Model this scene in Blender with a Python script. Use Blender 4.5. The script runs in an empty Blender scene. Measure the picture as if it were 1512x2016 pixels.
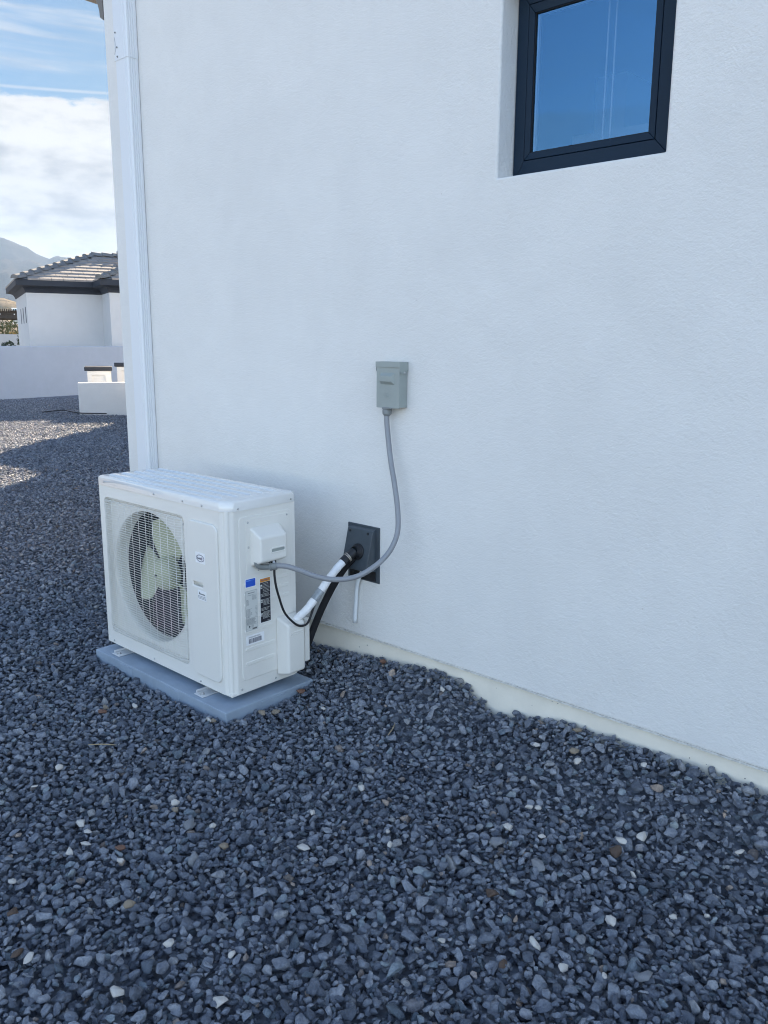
import bpy, bmesh, math, random
import numpy as np
from mathutils import Vector, Matrix, Euler, noise as mnoise
R = math.radians
random.seed(7)
scene = bpy.context.scene
COL = scene.collection

# ------------------------------------------------------------------ camera
cam_d = bpy.data.cameras.new("camera")
cam = bpy.data.objects.new("camera", cam_d)
COL.objects.link(cam)
scene.camera = cam
CAM = Vector((2.3677, -2.4799, 1.4459))
PITCH, YAW, ROLL, FPX = 0.2029, 0.7381, 0.0066, 1605.9
fw = Vector((-math.sin(YAW) * math.cos(PITCH), math.cos(YAW) * math.cos(PITCH), -math.sin(PITCH)))
rt = Vector((math.cos(YAW), math.sin(YAW), 0))
up = rt.cross(fw)
rt, up = math.cos(ROLL) * rt + math.sin(ROLL) * up, -math.sin(ROLL) * rt + math.cos(ROLL) * up
cam.matrix_world = Matrix(((rt.x, up.x, -fw.x, CAM.x), (rt.y, up.y, -fw.y, CAM.y), (rt.z, up.z, -fw.z, CAM.z), (0, 0, 0, 1)))
cam_d.sensor_fit = 'VERTICAL'
cam_d.sensor_height = 36.0
cam_d.lens = FPX / 2016 * 36.0
cam_d.clip_start = 0.05
cam_d.clip_end = 20000

# ------------------------------------------------------------------ light, sky, exposure
SUN_AZ = R(-42.6)            # clockwise from +Y (negative = towards -X)
SUN_EL = R(23.5)
SKY_STRENGTH = 0.10
sun_dir = Vector((math.sin(SUN_AZ) * math.cos(SUN_EL), math.cos(SUN_AZ) * math.cos(SUN_EL), math.sin(SUN_EL)))
sd = bpy.data.lights.new("sun", 'SUN')
sd.energy = 5.0
sd.angle = R(0.53)
sd.color = (1.0, 0.83, 0.62)
sun = bpy.data.objects.new("sun", sd)
sun.rotation_euler = sun_dir.to_track_quat('Z', 'Y').to_euler()
sun.location = (-40, 45, 30)
COL.objects.link(sun)

scene.view_settings.view_transform = 'Standard'
scene.view_settings.look = 'None'
scene.view_settings.gamma = 1.0
scene.view_settings.use_curve_mapping = False
scene.view_settings.exposure = 2.47
scene.render.engine = 'CYCLES'
scene.cycles.use_denoising = True
scene.cycles.max_bounces = 8
scene.cycles.filter_width = 1.1
scene.cycles.volume_bounces = 0

world = bpy.data.worlds.new("World")
scene.world = world
world.use_nodes = True


class NT:
    """tiny node-tree helper"""
    def __init__(s, nt):
        s.nt = nt

    def n(s, typ, ins=None, **kw):
        nd = s.nt.nodes.new(typ)
        for k, v in kw.items():
            setattr(nd, k, v)
        for k, v in (ins or {}).items():
            s.set(nd, k, v)
        return nd

    def set(s, nd, k, v):
        sock = nd.inputs[k]
        if isinstance(v, bpy.types.NodeSocket):
            s.nt.links.new(v, sock)
        else:
            sock.default_value = v

    def math(s, op, a, b=0.0, c=0.0, clamp=False):
        nd = s.n('ShaderNodeMath', operation=op, use_clamp=clamp)
        for i, v in enumerate((a, b, c)):
            s.set(nd, i, v)
        return nd.outputs[0]

    def ramp(s, fac, lo, hi, a=0.0, b=1.0, smooth=True):
        nd = s.n('ShaderNodeMapRange', {0: fac, 1: lo, 2: hi, 3: a, 4: b}, clamp=True)
        if smooth:
            nd.interpolation_type = 'SMOOTHSTEP'
        return nd.outputs[0]

    def mix(s, fac, a, b, blend='MIX'):
        nd = s.n('ShaderNodeMix', data_type='RGBA', blend_type=blend)
        s.set(nd, 0, fac)
        s.set(nd, 6, a)
        s.set(nd, 7, b)
        return nd.outputs[2]

    def noise(s, vec, scale, detail=3.0, rough=0.5, dist=0.0):
        nd = s.n('ShaderNodeTexNoise', {'Scale': scale, 'Detail': detail, 'Roughness': rough, 'Distortion': dist})
        if vec is not None:
            s.set(nd, 'Vector', vec)
        return nd.outputs[0]


def c4(c):
    return (c[0], c[1], c[2], 1.0)


w = NT(world.node_tree)
world.node_tree.nodes.clear()
sky = w.n('ShaderNodeTexSky', sky_type='NISHITA', sun_disc=False, sun_elevation=SUN_EL, sun_rotation=SUN_AZ,
          altitude=900.0, air_density=1.0, dust_density=0.6, ozone_density=1.6)
tc = w.n('ShaderNodeTexCoord').outputs['Generated']
nv = w.n('ShaderNodeVectorMath', {0: tc}, operation='NORMALIZE').outputs[0]
sep = w.n('ShaderNodeSeparateXYZ', {0: nv})
dx, dy, dz = sep.outputs
elv = w.math('ARCSINE', dz)                     # elevation in radians
flat = w.math('SQRT', w.math('ADD', w.math('MULTIPLY', dx, dx), w.math('MULTIPLY', dy, dy)))
azm = w.math('ARCTAN2', w.math('MULTIPLY', dx, -1.0), dy)      # azimuth, positive towards -X
# how far round from the cloudy half of the sky (centred behind the house)
caz, saz = math.cos(R(58)), math.sin(R(58))
side = w.math('ADD', w.math('MULTIPLY', dx, -saz), w.math('MULTIPLY', dy, caz))
half = w.ramp(w.math('DIVIDE', side, w.math('MAXIMUM', flat, 0.001)), -0.35, 0.55)
cv = w.n('ShaderNodeCombineXYZ', {0: w.math('MULTIPLY', azm, 1.0), 1: w.math('MULTIPLY', elv, 2.6), 2: 3.7}).outputs[0]
n1 = w.noise(cv, 10.5, 7.0, 0.58, 0.15)
n2 = w.noise(cv, 27.0, 6.0, 0.6, 0.1)
n3 = w.noise(w.n('ShaderNodeVectorMath', {0: cv, 1: (1.0, 3.2, 1.0)}, operation='MULTIPLY').outputs[0], 3.1, 6.0, 0.62, 0.5)
# cloud bank low over the horizon
warp = w.math('MULTIPLY', w.math('SUBTRACT', n2, 0.5), 0.030)
e2 = w.math('ADD', elv, warp)
e2 = w.math('ADD', e2, w.math('MULTIPLY', w.math('SUBTRACT', n1, 0.5), 0.022))
bank = w.math('MULTIPLY', w.ramp(e2, 0.2525, 0.2455), w.ramp(e2, 0.045, 0.085))
bank = w.math('MULTIPLY', bank, w.ramp(n1, 0.16, 0.40))
cirr = w.math('MULTIPLY', w.ramp(n3, 0.42, 0.70), 0.70)
cirr = w.math('MULTIPLY', cirr, w.ramp(elv, 0.250, 0.275))
low = w.math('MULTIPLY', w.ramp(elv, 0.16, 0.02), 0.45)
# one thin condensation trail
tr = w.math('SUBTRACT', w.math('ADD', elv, w.math('MULTIPLY', azm, 0.0289)), 0.2877)
trail = w.math('MULTIPLY', w.ramp(w.math('ABSOLUTE', tr), 0.0022, 0.0004), w.math('MULTIPLY', half, 0.40))
cov = w.math('MAXIMUM', w.math('MAXIMUM', bank, cirr), w.math('MAXIMUM', low, trail))
cov = w.math('MULTIPLY', cov, half)
shade = w.ramp(w.math('ADD', w.math('MULTIPLY', n1, 0.65), w.math('MULTIPLY', n2, 0.35)), 0.33, 0.60)
topglow = w.ramp(e2, 0.14, 0.245)
shade = w.math('ADD', w.math('MULTIPLY', shade, 0.75), w.math('MULTIPLY', topglow, 0.35), clamp=True)
ccol = w.mix(shade, (0.58, 0.61, 0.69, 1.0), (1.50, 1.48, 1.45, 1.0))
lum = w.n('ShaderNodeRGBToBW', {0: sky.outputs[0]}).outputs[0]
soft = w.math('DIVIDE', 0.98, w.math('ADD', lum, 0.98))          # thin veil on the bright half of the sky
veil = w.n('ShaderNodeVectorMath', {0: sky.outputs[0], 1: (1.0, 1.0, 1.0)}, operation='MULTIPLY').outputs[0]
veil = w.n('ShaderNodeVectorMath', {0: veil}, operation='SCALE')
w.set(veil, 'Scale', soft)
hs = w.n('ShaderNodeHueSaturation', {'Saturation': 1.35, 'Color': veil.outputs[0]}).outputs[0]
hs = w.mix(1.0, hs, (0.66, 0.98, 1.13, 1.0), 'MULTIPLY')
clear = w.mix(half, sky.outputs[0], hs)
clear = w.mix(1.0, clear, (1.13, 0.985, 0.895, 1.0), 'MULTIPLY')
skyc = w.mix(cov, clear, ccol)
bg = w.n('ShaderNodeBackground', {'Color': skyc, 'Strength': SKY_STRENGTH})
wo = w.n('ShaderNodeOutputWorld')
world.node_tree.links.new(bg.outputs[0], wo.inputs[0])


# ------------------------------------------------------------------ materials
def mat(name, col, rough=0.6, metal=0.0, var=0.0, vscale=8.0, bump=0.0, bscale=60.0, bdist=0.01, col2=None, spec=0.5, coat=0.0, detail=4.0):
    m = bpy.data.materials.new(name)
    m.use_nodes = True
    t = NT(m.node_tree)
    b = m.node_tree.nodes['Principled BSDF']
    b.inputs['Roughness'].default_value = rough
    b.inputs['Metallic'].default_value = metal
    b.inputs['Specular IOR Level'].default_value = spec
    b.inputs['Coat Weight'].default_value = coat
    b.inputs['Base Color'].default_value = c4(col)
    if var or bump:
        oc = t.n('ShaderNodeTexCoord').outputs['Object']
    if var:
        n = t.noise(oc, vscale, detail, 0.6)
        c2 = col2 or tuple(x * (1 - var) for x in col)
        f = t.ramp(n, 0.32, 0.68)
        t.set(b, 'Base Color', t.mix(f, c4(c2), c4(col)))
    if bump:
        n = t.noise(oc, bscale, 5.0, 0.6)
        bp = t.n('ShaderNodeBump', {'Height': n, 'Strength': bump, 'Distance': bdist})
        t.set(b, 'Normal', bp.outputs[0])
    return m


def stucco(name, col, stain=0.05):
    m = bpy.data.materials.new(name)
    m.use_nodes = True
    t = NT(m.node_tree)
    b = m.node_tree.nodes['Principled BSDF']
    b.inputs['Roughness'].default_value = 0.9
    b.inputs['Specular IOR Level'].default_value = 0.2
    oc = t.n('ShaderNodeTexCoord').outputs['Object']
    big = t.noise(oc, 1.7, 4.0, 0.55, 0.6)
    mid = t.noise(oc, 7.0, 5.0, 0.65, 0.3)
    f = t.math('ADD', t.math('MULTIPLY', t.ramp(big, 0.3, 0.7), 0.6), t.math('MULTIPLY', t.ramp(mid, 0.3, 0.7), 0.4))
    colr = t.mix(f, c4(tuple(x * (1 - stain) for x in col)), c4(col))
    # sparse small pock marks
    vo = t.n('ShaderNodeTexVoronoi', {'Vector': oc, 'Scale': 9.0, 'Randomness': 1.0})
    pock = t.ramp(vo.outputs['Distance'], 0.016, 0.034)
    pick = t.math('GREATER_THAN', t.n('ShaderNodeSeparateColor', {0: vo.outputs['Color']}).outputs[0], 0.86)
    pockf = t.math('MULTIPLY', t.math('SUBTRACT', 1.0, pock), pick)
    colr = t.mix(t.math('MULTIPLY', pockf, 0.30), colr, (0.45, 0.40, 0.34, 1))
    t.set(b, 'Base Color', colr)
    fine = t.noise(oc, 170.0, 3.0, 0.65)
    gr = t.noise(oc, 60.0, 4.0, 0.6)
    trow = t.noise(oc, 5.0, 3.0, 0.5, 0.8)
    h = t.math('ADD', t.math('MULTIPLY', fine, 0.0026), t.math('MULTIPLY', gr, 0.0038))
    h = t.math('ADD', h, t.math('MULTIPLY', trow, 0.0035))
    h = t.math('SUBTRACT', h, t.math('MULTIPLY', pockf, 0.0015))
    bp = t.n('ShaderNodeBump', {'Height': h, 'Strength': 0.8, 'Distance': 1.0})
    t.set(b, 'Normal', bp.outputs[0])
    return m


M = {}
M['stucco'] = stucco('white_stucco', (0.80, 0.785, 0.75), 0.065)
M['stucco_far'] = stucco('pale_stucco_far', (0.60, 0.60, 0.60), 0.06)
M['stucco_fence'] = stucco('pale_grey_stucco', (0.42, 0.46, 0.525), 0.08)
M['stucco_pillar'] = stucco('white_stucco_pillar', (0.74, 0.73, 0.71), 0.05)
M['footing'] = mat('painted_concrete', (0.86, 0.81, 0.70), 0.7, var=0.08, vscale=7, bump=0.12, bscale=70, bdist=0.003)
M['weep'] = mat('weep_screed_metal', (0.62, 0.60, 0.54), 0.6, var=0.3, vscale=40, bump=0.4, bscale=70, bdist=0.004)
M['cornice'] = mat('dark_trim_paint', (0.019, 0.025, 0.038), 0.7, var=0.15, vscale=3, bump=0.2, bscale=50, bdist=0.004)
M['unit'] = mat('cream_painted_steel', (0.785, 0.765, 0.71), 0.32, var=0.03, vscale=2.5)
M['unit_plastic'] = mat('cream_plastic', (0.775, 0.755, 0.70), 0.42, var=0.03, vscale=4, bump=0.06, bscale=300, bdist=0.001)
M['lid'] = mat('cream_gloss_steel', (0.77, 0.76, 0.73), 0.10, var=0.03, vscale=2.5, coat=0.8)
M['wire'] = mat('cream_wire_coating', (0.78, 0.775, 0.73), 0.35)
M['fan'] = mat('pale_fan_plastic', (0.50, 0.52, 0.35), 0.45, var=0.08, vscale=6)
M['coil'] = mat('dark_coil_lining', (0.020, 0.026, 0.038), 0.6)
M['screw'] = mat('zinc_screw', (0.55, 0.55, 0.54), 0.35, 0.9)
M['zinc'] = mat('zinc_bracket', (0.72, 0.73, 0.74), 0.4, 0.35, var=0.1, vscale=25)
M['pad'] = mat('grey_pad_plastic', (0.31, 0.38, 0.465), 0.5, var=0.14, vscale=9, bump=0.25, bscale=120, bdist=0.002)
M['white'] = mat('white_label', (0.86, 0.86, 0.86), 0.4)
M['blue'] = mat('blue_label', (0.01, 0.09, 0.55), 0.35)
M['lblue'] = mat('light_blue_print', (0.12, 0.30, 0.75), 0.35)
M['navy'] = mat('navy_print', (0.012, 0.018, 0.06), 0.4)
M['maroon'] = mat('maroon_print', (0.16, 0.06, 0.16), 0.4)
M['orange'] = mat('orange_label', (0.62, 0.25, 0.02), 0.4)
M['black_lbl'] = mat('black_label', (0.012, 0.012, 0.02), 0.4)
M['silver_lbl'] = mat('silver_label', (0.62, 0.63, 0.60), 0.4)
M['ink'] = mat('grey_ink', (0.10, 0.11, 0.12), 0.5)
M['box'] = mat('grey_enclosure_paint', (0.32, 0.355, 0.335), 0.42, var=0.06, vscale=14)
M['conduit'] = mat('grey_conduit', (0.27, 0.28, 0.30), 0.4, var=0.06, vscale=20)
M['fitting'] = mat('grey_fitting', (0.22, 0.235, 0.235), 0.5)
M['slate'] = mat('slate_plastic', (0.060, 0.076, 0.090), 0.42, var=0.12, vscale=25)
M['black'] = mat('black_rubber', (0.010, 0.011, 0.014), 0.5)
M['blackfoam'] = mat('black_foam', (0.006, 0.006, 0.008), 0.85, bump=0.3, bscale=150, bdist=0.002)
M['insul'] = mat('white_insulation', (0.86, 0.86, 0.86), 0.45, var=0.06, vscale=35, bump=0.2, bscale=60, bdist=0.003)
M['tape'] = mat('grey_tape', (0.33, 0.36, 0.38), 0.3, 0.2, var=0.2, vscale=60)
M['hose'] = mat('white_drain_tube', (0.74, 0.77, 0.78), 0.4)
M['clamp'] = mat('tan_clamp', (0.42, 0.38, 0.32), 0.4, 0.5)
M['spout'] = mat('white_aluminium_paint', (0.74, 0.755, 0.77), 0.38)
M['frame'] = mat('anthracite_frame', (0.004, 0.018, 0.038), 0.5, spec=0.25)
M['gasket'] = mat('black_gasket', (0.004, 0.004, 0.005), 0.7)
M['bead'] = mat('spacer_bead', (0.55, 0.57, 0.58), 0.3, 0.6)
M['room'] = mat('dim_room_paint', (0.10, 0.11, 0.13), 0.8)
M['streak'] = mat('pale_streak', (0.20, 0.20, 0.195), 0.6)
M['rooftile'] = mat('grey_roof_tile', (0.31, 0.270, 0.24), 0.55, var=0.25, vscale=5, bump=0.3, bscale=40, bdist=0.01)
M['hiptile'] = mat('hip_tile', (0.17, 0.17, 0.17), 0.6, var=0.2, vscale=6)
M['timber'] = mat('dark_brown_timber', (0.050, 0.038, 0.028), 0.7, var=0.3, vscale=12)
M['bark'] = mat('bark', (0.11, 0.08, 0.055), 0.9)
M['leaf'] = mat('olive_leaf', (0.075, 0.095, 0.035), 0.6, var=0.4, vscale=1.5)
M['leaf2'] = mat('dark_green_leaf', (0.035, 0.06, 0.028), 0.6, var=0.4, vscale=3)
M['straw'] = mat('straw_shrub', (0.30, 0.22, 0.08), 0.8, var=0.4, vscale=3)
M['dry'] = mat('dry_stalk', (0.35, 0.27, 0.16), 0.8)
M['desert'] = mat('desert_earth', (0.30, 0.235, 0.17), 0.95, spec=0.0, var=0.3, vscale=0.05)
M['hill'] = mat('desert_hill', (0.23, 0.195, 0.15), 0.95, var=0.4, vscale=0.06, col2=(0.15, 0.13, 0.09), bump=0.8, bscale=0.12, bdist=3.0, detail=8.0, spec=0.0)
M['mount'] = mat('mountain_rock', (0.045, 0.042, 0.040), 0.95, var=0.4, vscale=0.012, bump=0.3, bscale=0.03, bdist=18.0, detail=8.0, spec=0.0)
M['steel'] = mat('dark_steel_pole', (0.03, 0.03, 0.03), 0.5)

# window glass: coated pane that mirrors part of the sky and lets the rest through
m = bpy.data.materials.new('coated_glass')
m.use_nodes = True
t = NT(m.node_tree)
m.node_tree.nodes.clear()
tr_ = t.n('ShaderNodeBsdfTransparent', {'Color': (0.90, 0.95, 0.99, 1)})
gl_ = t.n('ShaderNodeBsdfGlossy', {'Color': (0.26, 0.60, 1.0, 1), 'Roughness': 0.004})
fr_ = t.n('ShaderNodeFresnel', {'IOR': 2.3})
geo_ = t.n('ShaderNodeNewGeometry')
outer_ = t.math('SUBTRACT', 1.0, geo_.outputs['Backfacing'])       # only the coated outer faces mirror
mx_ = t.n('ShaderNodeMixShader', {0: t.math('MULTIPLY', outer_, t.math('ADD', fr_.outputs[0], 0.12, clamp=True)), 1: tr_.outputs[0], 2: gl_.outputs[0]})
t.n('ShaderNodeOutputMaterial', {0: mx_.outputs[0]})
M['glass'] = m

# gravel stones: tone comes with every stone
m = bpy.data.materials.new('slate_gravel_stone')
m.use_nodes = True
t = NT(m.node_tree)
b = m.node_tree.nodes['Principled BSDF']
at = t.n('ShaderNodeAttribute', attribute_type='INSTANCER', attribute_name='tone')
hu = t.n('ShaderNodeAttribute', attribute_type='INSTANCER', attribute_name='hue')
cr = t.n('ShaderNodeValToRGB')
el = cr.color_ramp.elements
el[0].position, el[0].color = 0.0, (0.110, 0.128, 0.162, 1)
el[1].position, el[1].color = 1.0, (0.36, 0.36, 0.36, 1)
for p_, c_ in ((0.45, (0.205, 0.230, 0.280, 1)), (0.80, (0.325, 0.352, 0.405, 1)), (0.955, (0.40, 0.42, 0.46, 1))):
    e_ = el.new(p_)
    e_.color = c_
t.set(cr, 0, at.outputs['Fac'])
oc = t.n('ShaderNodeTexCoord').outputs['Object']
sp = t.noise(oc, 2.2, 5.0, 0.7)
cc = t.mix(t.ramp(sp, 0.30, 0.72), (0.62, 0.64, 0.68, 1), (1.18, 1.16, 1.14, 1))
base = t.mix(1.0, cr.outputs[0], cc, 'MULTIPLY')
warm = t.mix(t.ramp(hu.outputs['Fac'], 0.978, 0.992), (1, 1, 1, 1), (1.45, 1.08, 0.78, 1))
green = t.mix(t.ramp(hu.outputs['Fac'], 0.12, 0.06), (1, 1, 1, 1), (0.92, 1.01, 0.99, 1))
base = t.mix(1.0, t.mix(1.0, base, warm, 'MULTIPLY'), green, 'MULTIPLY')
t.set(b, 'Base Color', base)
b.inputs['Roughness'].default_value = 0.62
b.inputs['Specular IOR Level'].default_value = 0.4
bp = t.n('ShaderNodeBump', {'Height': t.noise(oc, 4.5, 5.0, 0.65), 'Strength': 0.55, 'Distance': 0.25})
t.set(b, 'Normal', bp.outputs[0])
M['stone'] = m

# gravel seen between and beyond the single stones
m = bpy.data.materials.new('gravel_bed')
m.use_nodes = True
t = NT(m.node_tree)
b = m.node_tree.nodes['Principled BSDF']
oc = t.n('ShaderNodeTexCoord').outputs['Object']
vo = t.n('ShaderNodeTexVoronoi', {'Vector': oc, 'Scale': 34.0})
g0 = t.n('ShaderNodeSeparateColor', {0: vo.outputs['Color']}).outputs[0]
t.set(b, 'Base Color', t.mix(g0, (0.08, 0.092, 0.115, 1), (0.23, 0.255, 0.30, 1)))
b.inputs['Roughness'].default_value = 0.85
bp = t.n('ShaderNodeBump', {'Height': vo.outputs['Distance'], 'Strength': 0.9, 'Distance': 0.02})
bp.invert = True
t.set(b, 'Normal', bp.outputs[0])
M['bed'] = m

for nm, c_, c2_ in (('pebble_white', (0.62, 0.59, 0.54), (0.46, 0.43, 0.40)), ('pebble_tan', (0.30, 0.235, 0.17), (0.20, 0.17, 0.13)),
                    ('pebble_rust', (0.20, 0.095, 0.06), (0.12, 0.07, 0.05)), ('pebble_grey', (0.24, 0.25, 0.27), (0.15, 0.16, 0.18)),
                    ('pebble_brown', (0.10, 0.06, 0.04), (0.07, 0.05, 0.04))):
    M[nm] = mat(nm, c_, 0.65, var=0.3, vscale=90, col2=c2_, bump=0.4, bscale=140, bdist=0.004)


# ------------------------------------------------------------------ builders
class MB:
    def __init__(s):
        s.v, s.f = [], []

    def add(s, vs, fs):
        o = len(s.v)
        s.v += [tuple(p) for p in vs]
        s.f += [tuple(i + o for i in f) for f in fs]
        return s

    def box(s, x0, x1, y0, y1, z0, z1):
        v = [(x0, y0, z0), (x1, y0, z0), (x1, y1, z0), (x0, y1, z0), (x0, y0, z1), (x1, y0, z1), (x1, y1, z1), (x0, y1, z1)]
        return s.hexa(v)

    def hexa(s, v):
        return s.add(v, [(0, 3, 2, 1), (4, 5, 6, 7), (0, 1, 5, 4), (1, 2, 6, 5), (2, 3, 7, 6), (3, 0, 4, 7)])

    def prism(s, poly, fn, a, b):
        """poly in 2D (ccw), fn(p,q,h) -> 3D"""
        n = len(poly)
        v = [fn(p[0], p[1], a) for p in poly] + [fn(p[0], p[1], b) for p in poly]
        f = [tuple(range(n - 1, -1, -1)), tuple(range(n, 2 * n))]
        f += [(i, (i + 1) % n, n + (i + 1) % n, n + i) for i in range(n)]
        return s.add(v, f)

    def tube(s, pts, r, n=10, caps=True):
        pts = [Vector(p) for p in pts]
        rr = r if hasattr(r, '__len__') else [r] * len(pts)
        d0 = (pts[1] - pts[0]).normalized()
        u = d0.orthogonal().normalized()
        vs = []
        for i, p in enumerate(pts):
            d = (pts[min(i + 1, len(pts) - 1)] - pts[max(i - 1, 0)]).normalized()
            u = (u - d * u.dot(d)).normalized()
            w_ = d.cross(u)
            for k in range(n):
                a = 2 * math.pi * k / n
                vs.append(p + (u * math.cos(a) + w_ * math.sin(a)) * rr[i])
        fs = []
        for i in range(len(pts) - 1):
            for k in range(n):
                a, b_ = i * n + k, i * n + (k + 1) % n
                fs.append((a, b_, b_ + n, a + n))
        if caps:
            fs.append(tuple(range(n - 1, -1, -1)))
            L = (len(pts) - 1) * n
            fs.append(tuple(range(L, L + n)))
        return s.add(vs, fs)

    def lathe(s, prof, o, axis, n=32, close=False):
        """prof: (radius, height) pairs round axis through o"""
        o, ax = Vector(o), Vector(axis).normalized()
        u = ax.orthogonal().normalized()
        w_ = ax.cross(u)
        vs, fs = [], []
        for (r, h) in prof:
            for k in range(n):
                a = 2 * math.pi * k / n
                vs.append(o + ax * h + (u * math.cos(a) + w_ * math.sin(a)) * r)
        for i in range(len(prof) - 1):
            for k in range(n):
                a, b_ = i * n + k, i * n + (k + 1) % n
                fs.append((a, b_, b_ + n, a + n))
        if close:
            fs.append(tuple(range(n - 1, -1, -1)))
            L = (len(prof) - 1) * n
            fs.append(tuple(range(L, L + n)))
        return s.add(vs, fs)

    def build(s, name, material, parent=None, bevel=0.0, seg=2, smooth=False, angle=35):
        me = bpy.data.meshes.new(name)
        base = Vector((0, 0, 0))
        if parent is not None:
            p = parent
            while p is not None:
                base += p.location
                p = p.parent
        me.from_pydata([Vector(v) - base for v in s.v], [], s.f)
        bm = bmesh.new()
        bm.from_mesh(me)
        bmesh.ops.recalc_face_normals(bm, faces=bm.faces)
        if bevel:
            es = [e for e in bm.edges if len(e.link_faces) == 2 and e.calc_face_angle(0) > R(30)]
            bmesh.ops.bevel(bm, geom=es, offset=bevel, segments=seg, profile=0.5, affect='EDGES', clamp_overlap=True)
        bm.to_mesh(me)
        bm.free()
        return link(name, me, material, parent, smooth or bool(bevel), angle, bool(bevel))


def link(name, me, material, parent=None, smooth=False, angle=35, wn=False):
    if material is not None:
        me.materials.clear()
        me.materials.append(material)
    if smooth:
        me.polygons.foreach_set('use_smooth', [True] * len(me.polygons))
        try:
            me.set_sharp_from_angle(angle=R(angle))
        except Exception:
            pass
    o = bpy.data.objects.new(name, me)
    COL.objects.link(o)
    if wn:
        o.modifiers.new('flat_faces', 'WEIGHTED_NORMAL').keep_sharp = True
    if parent is not None:
        o.parent = parent
    return o


def tag(o, label=None, cat=None, group=None, kind=None):
    for k, v in (('label', label), ('category', cat), ('group', group), ('kind', kind)):
        if v:
            o[k] = v
    return o


def thing(name, loc, label, cat, group=None):
    o = bpy.data.objects.new(name, None)
    o.empty_display_size = 0.1
    o.location = loc
    COL.objects.link(o)
    return tag(o, label, cat, group)


def plate(name, outer, holes, depth, bevel, fn, material, parent=None, res=1, angle=35):
    """flat sheet cut from an outline with holes; fn(p,q,h) maps to 3D, h in 0..depth (0 = outer face)"""
    cu = bpy.data.curves.new(name, 'CURVE')
    cu.dimensions = '2D'
    cu.fill_mode = 'BOTH'
    cu.extrude = max(depth / 2 - bevel, 0.0)
    cu.bevel_depth = bevel
    cu.bevel_resolution = res
    for poly in [outer] + holes:
        sp_ = cu.splines.new('POLY')
        sp_.points.add(len(poly) - 1)
        for q, p in zip(sp_.points, poly):
            q.co = (p[0], p[1], 0, 1)
        sp_.use_cyclic_u = True
    ob = bpy.data.objects.new(name, cu)
    COL.objects.link(ob)
    dg = bpy.context.evaluated_depsgraph_get()
    me = bpy.data.meshes.new_from_object(ob.evaluated_get(dg))
    bpy.data.objects.remove(ob)
    bpy.data.curves.remove(cu)
    base = Vector((0, 0, 0))
    p = parent
    while p is not None:
        base += p.location
        p = p.parent
    for v in me.vertices:
        v.co = Vector(fn(v.co.x, v.co.y, depth / 2 - v.co.z)) - base
    bm = bmesh.new()
    bm.from_mesh(me)
    bmesh.ops.remove_doubles(bm, verts=bm.verts, dist=1e-5)
    bmesh.ops.recalc_face_normals(bm, faces=bm.faces)
    bm.to_mesh(me)
    bm.free()
    me.name = name
    return link(name, me, material, parent, True, angle, True)


def rrect(x0, x1, y0, y1, r, n=5):
    pts = []
    for cx, cy, a0 in ((x1 - r, y1 - r, 0), (x0 + r, y1 - r, 90), (x0 + r, y0 + r, 180), (x1 - r, y0 + r, 270)):
        for i in range(n + 1):
            a = R(a0 + 90 * i / n)
            pts.append((cx + r * math.cos(a), cy + r * math.sin(a)))
    return pts


def circle(cx, cy, r, n=48):
    return [(cx + r * math.cos(2 * math.pi * i / n), cy + r * math.sin(2 * math.pi * i / n)) for i in range(n)]


def smoothpts(pts, k=6):
    """Catmull-Rom through pts"""
    P = [Vector(p) for p in pts]
    P = [P[0] * 2 - P[1]] + P + [P[-1] * 2 - P[-2]]
    out = []
    for i in range(1, len(P) - 2):
        for j in range(k):
            t_ = j / k
            a, b_, c_, d_ = P[i - 1], P[i], P[i + 1], P[i + 2]
            out.append(0.5 * ((2 * b_) + (c_ - a) * t_ + (2 * a - 5 * b_ + 4 * c_ - d_) * t_ ** 2 + (3 * b_ - a - 3 * c_ + d_) * t_ ** 3))
    out.append(P[-2])
    return out


def copy_under(src, parent, loc=None, rot=None):
    o = src.copy()
    COL.objects.link(o)
    o.parent = parent
    if loc is not None:
        o.location = loc
    if rot is not None:
        o.rotation_euler = rot
    return o


# ------------------------------------------------------------------ the ground
def wall_rise(x):
    xs = [-2.2, -0.36, 0.13, 0.40, 0.55, 0.66, 0.72, 0.80, 1.0, 1.28, 1.71, 3.0]
    zs = [0.058, 0.064, 0.092, 0.112, 0.110, 0.052, 0.036, 0.064, 0.104, 0.104, 0.110, 0.11]
    return np.interp(x, xs, zs)


def ground_z(x, y):
    x = np.asarray(x, float)
    y = np.asarray(y, float)
    d = np.clip(1 - np.abs(y) / 0.42, 0, 1)
    rise = wall_rise(x) * d * d * (3 - 2 * d) * (x > -1.95)
    u = 0.010 * np.sin(2.1 * x + 0.7) * np.cos(1.7 * y - 0.4) + 0.007 * np.sin(5.3 * x - 3.1 * y)
    far = np.clip((-x - 6) / 6, 0, 1)
    hump = far * 0.06 * np.sin(0.55 * x + 1.0) * np.sin(0.8 * y + 0.5)
    near_pad = np.exp(-(((x + 0.58) / 0.75) ** 2 + ((y + 0.46) / 0.5) ** 2) ** 2)
    return rise + u * (1 - near_pad) + hump - 0.006 - 0.019 * near_pad


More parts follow.
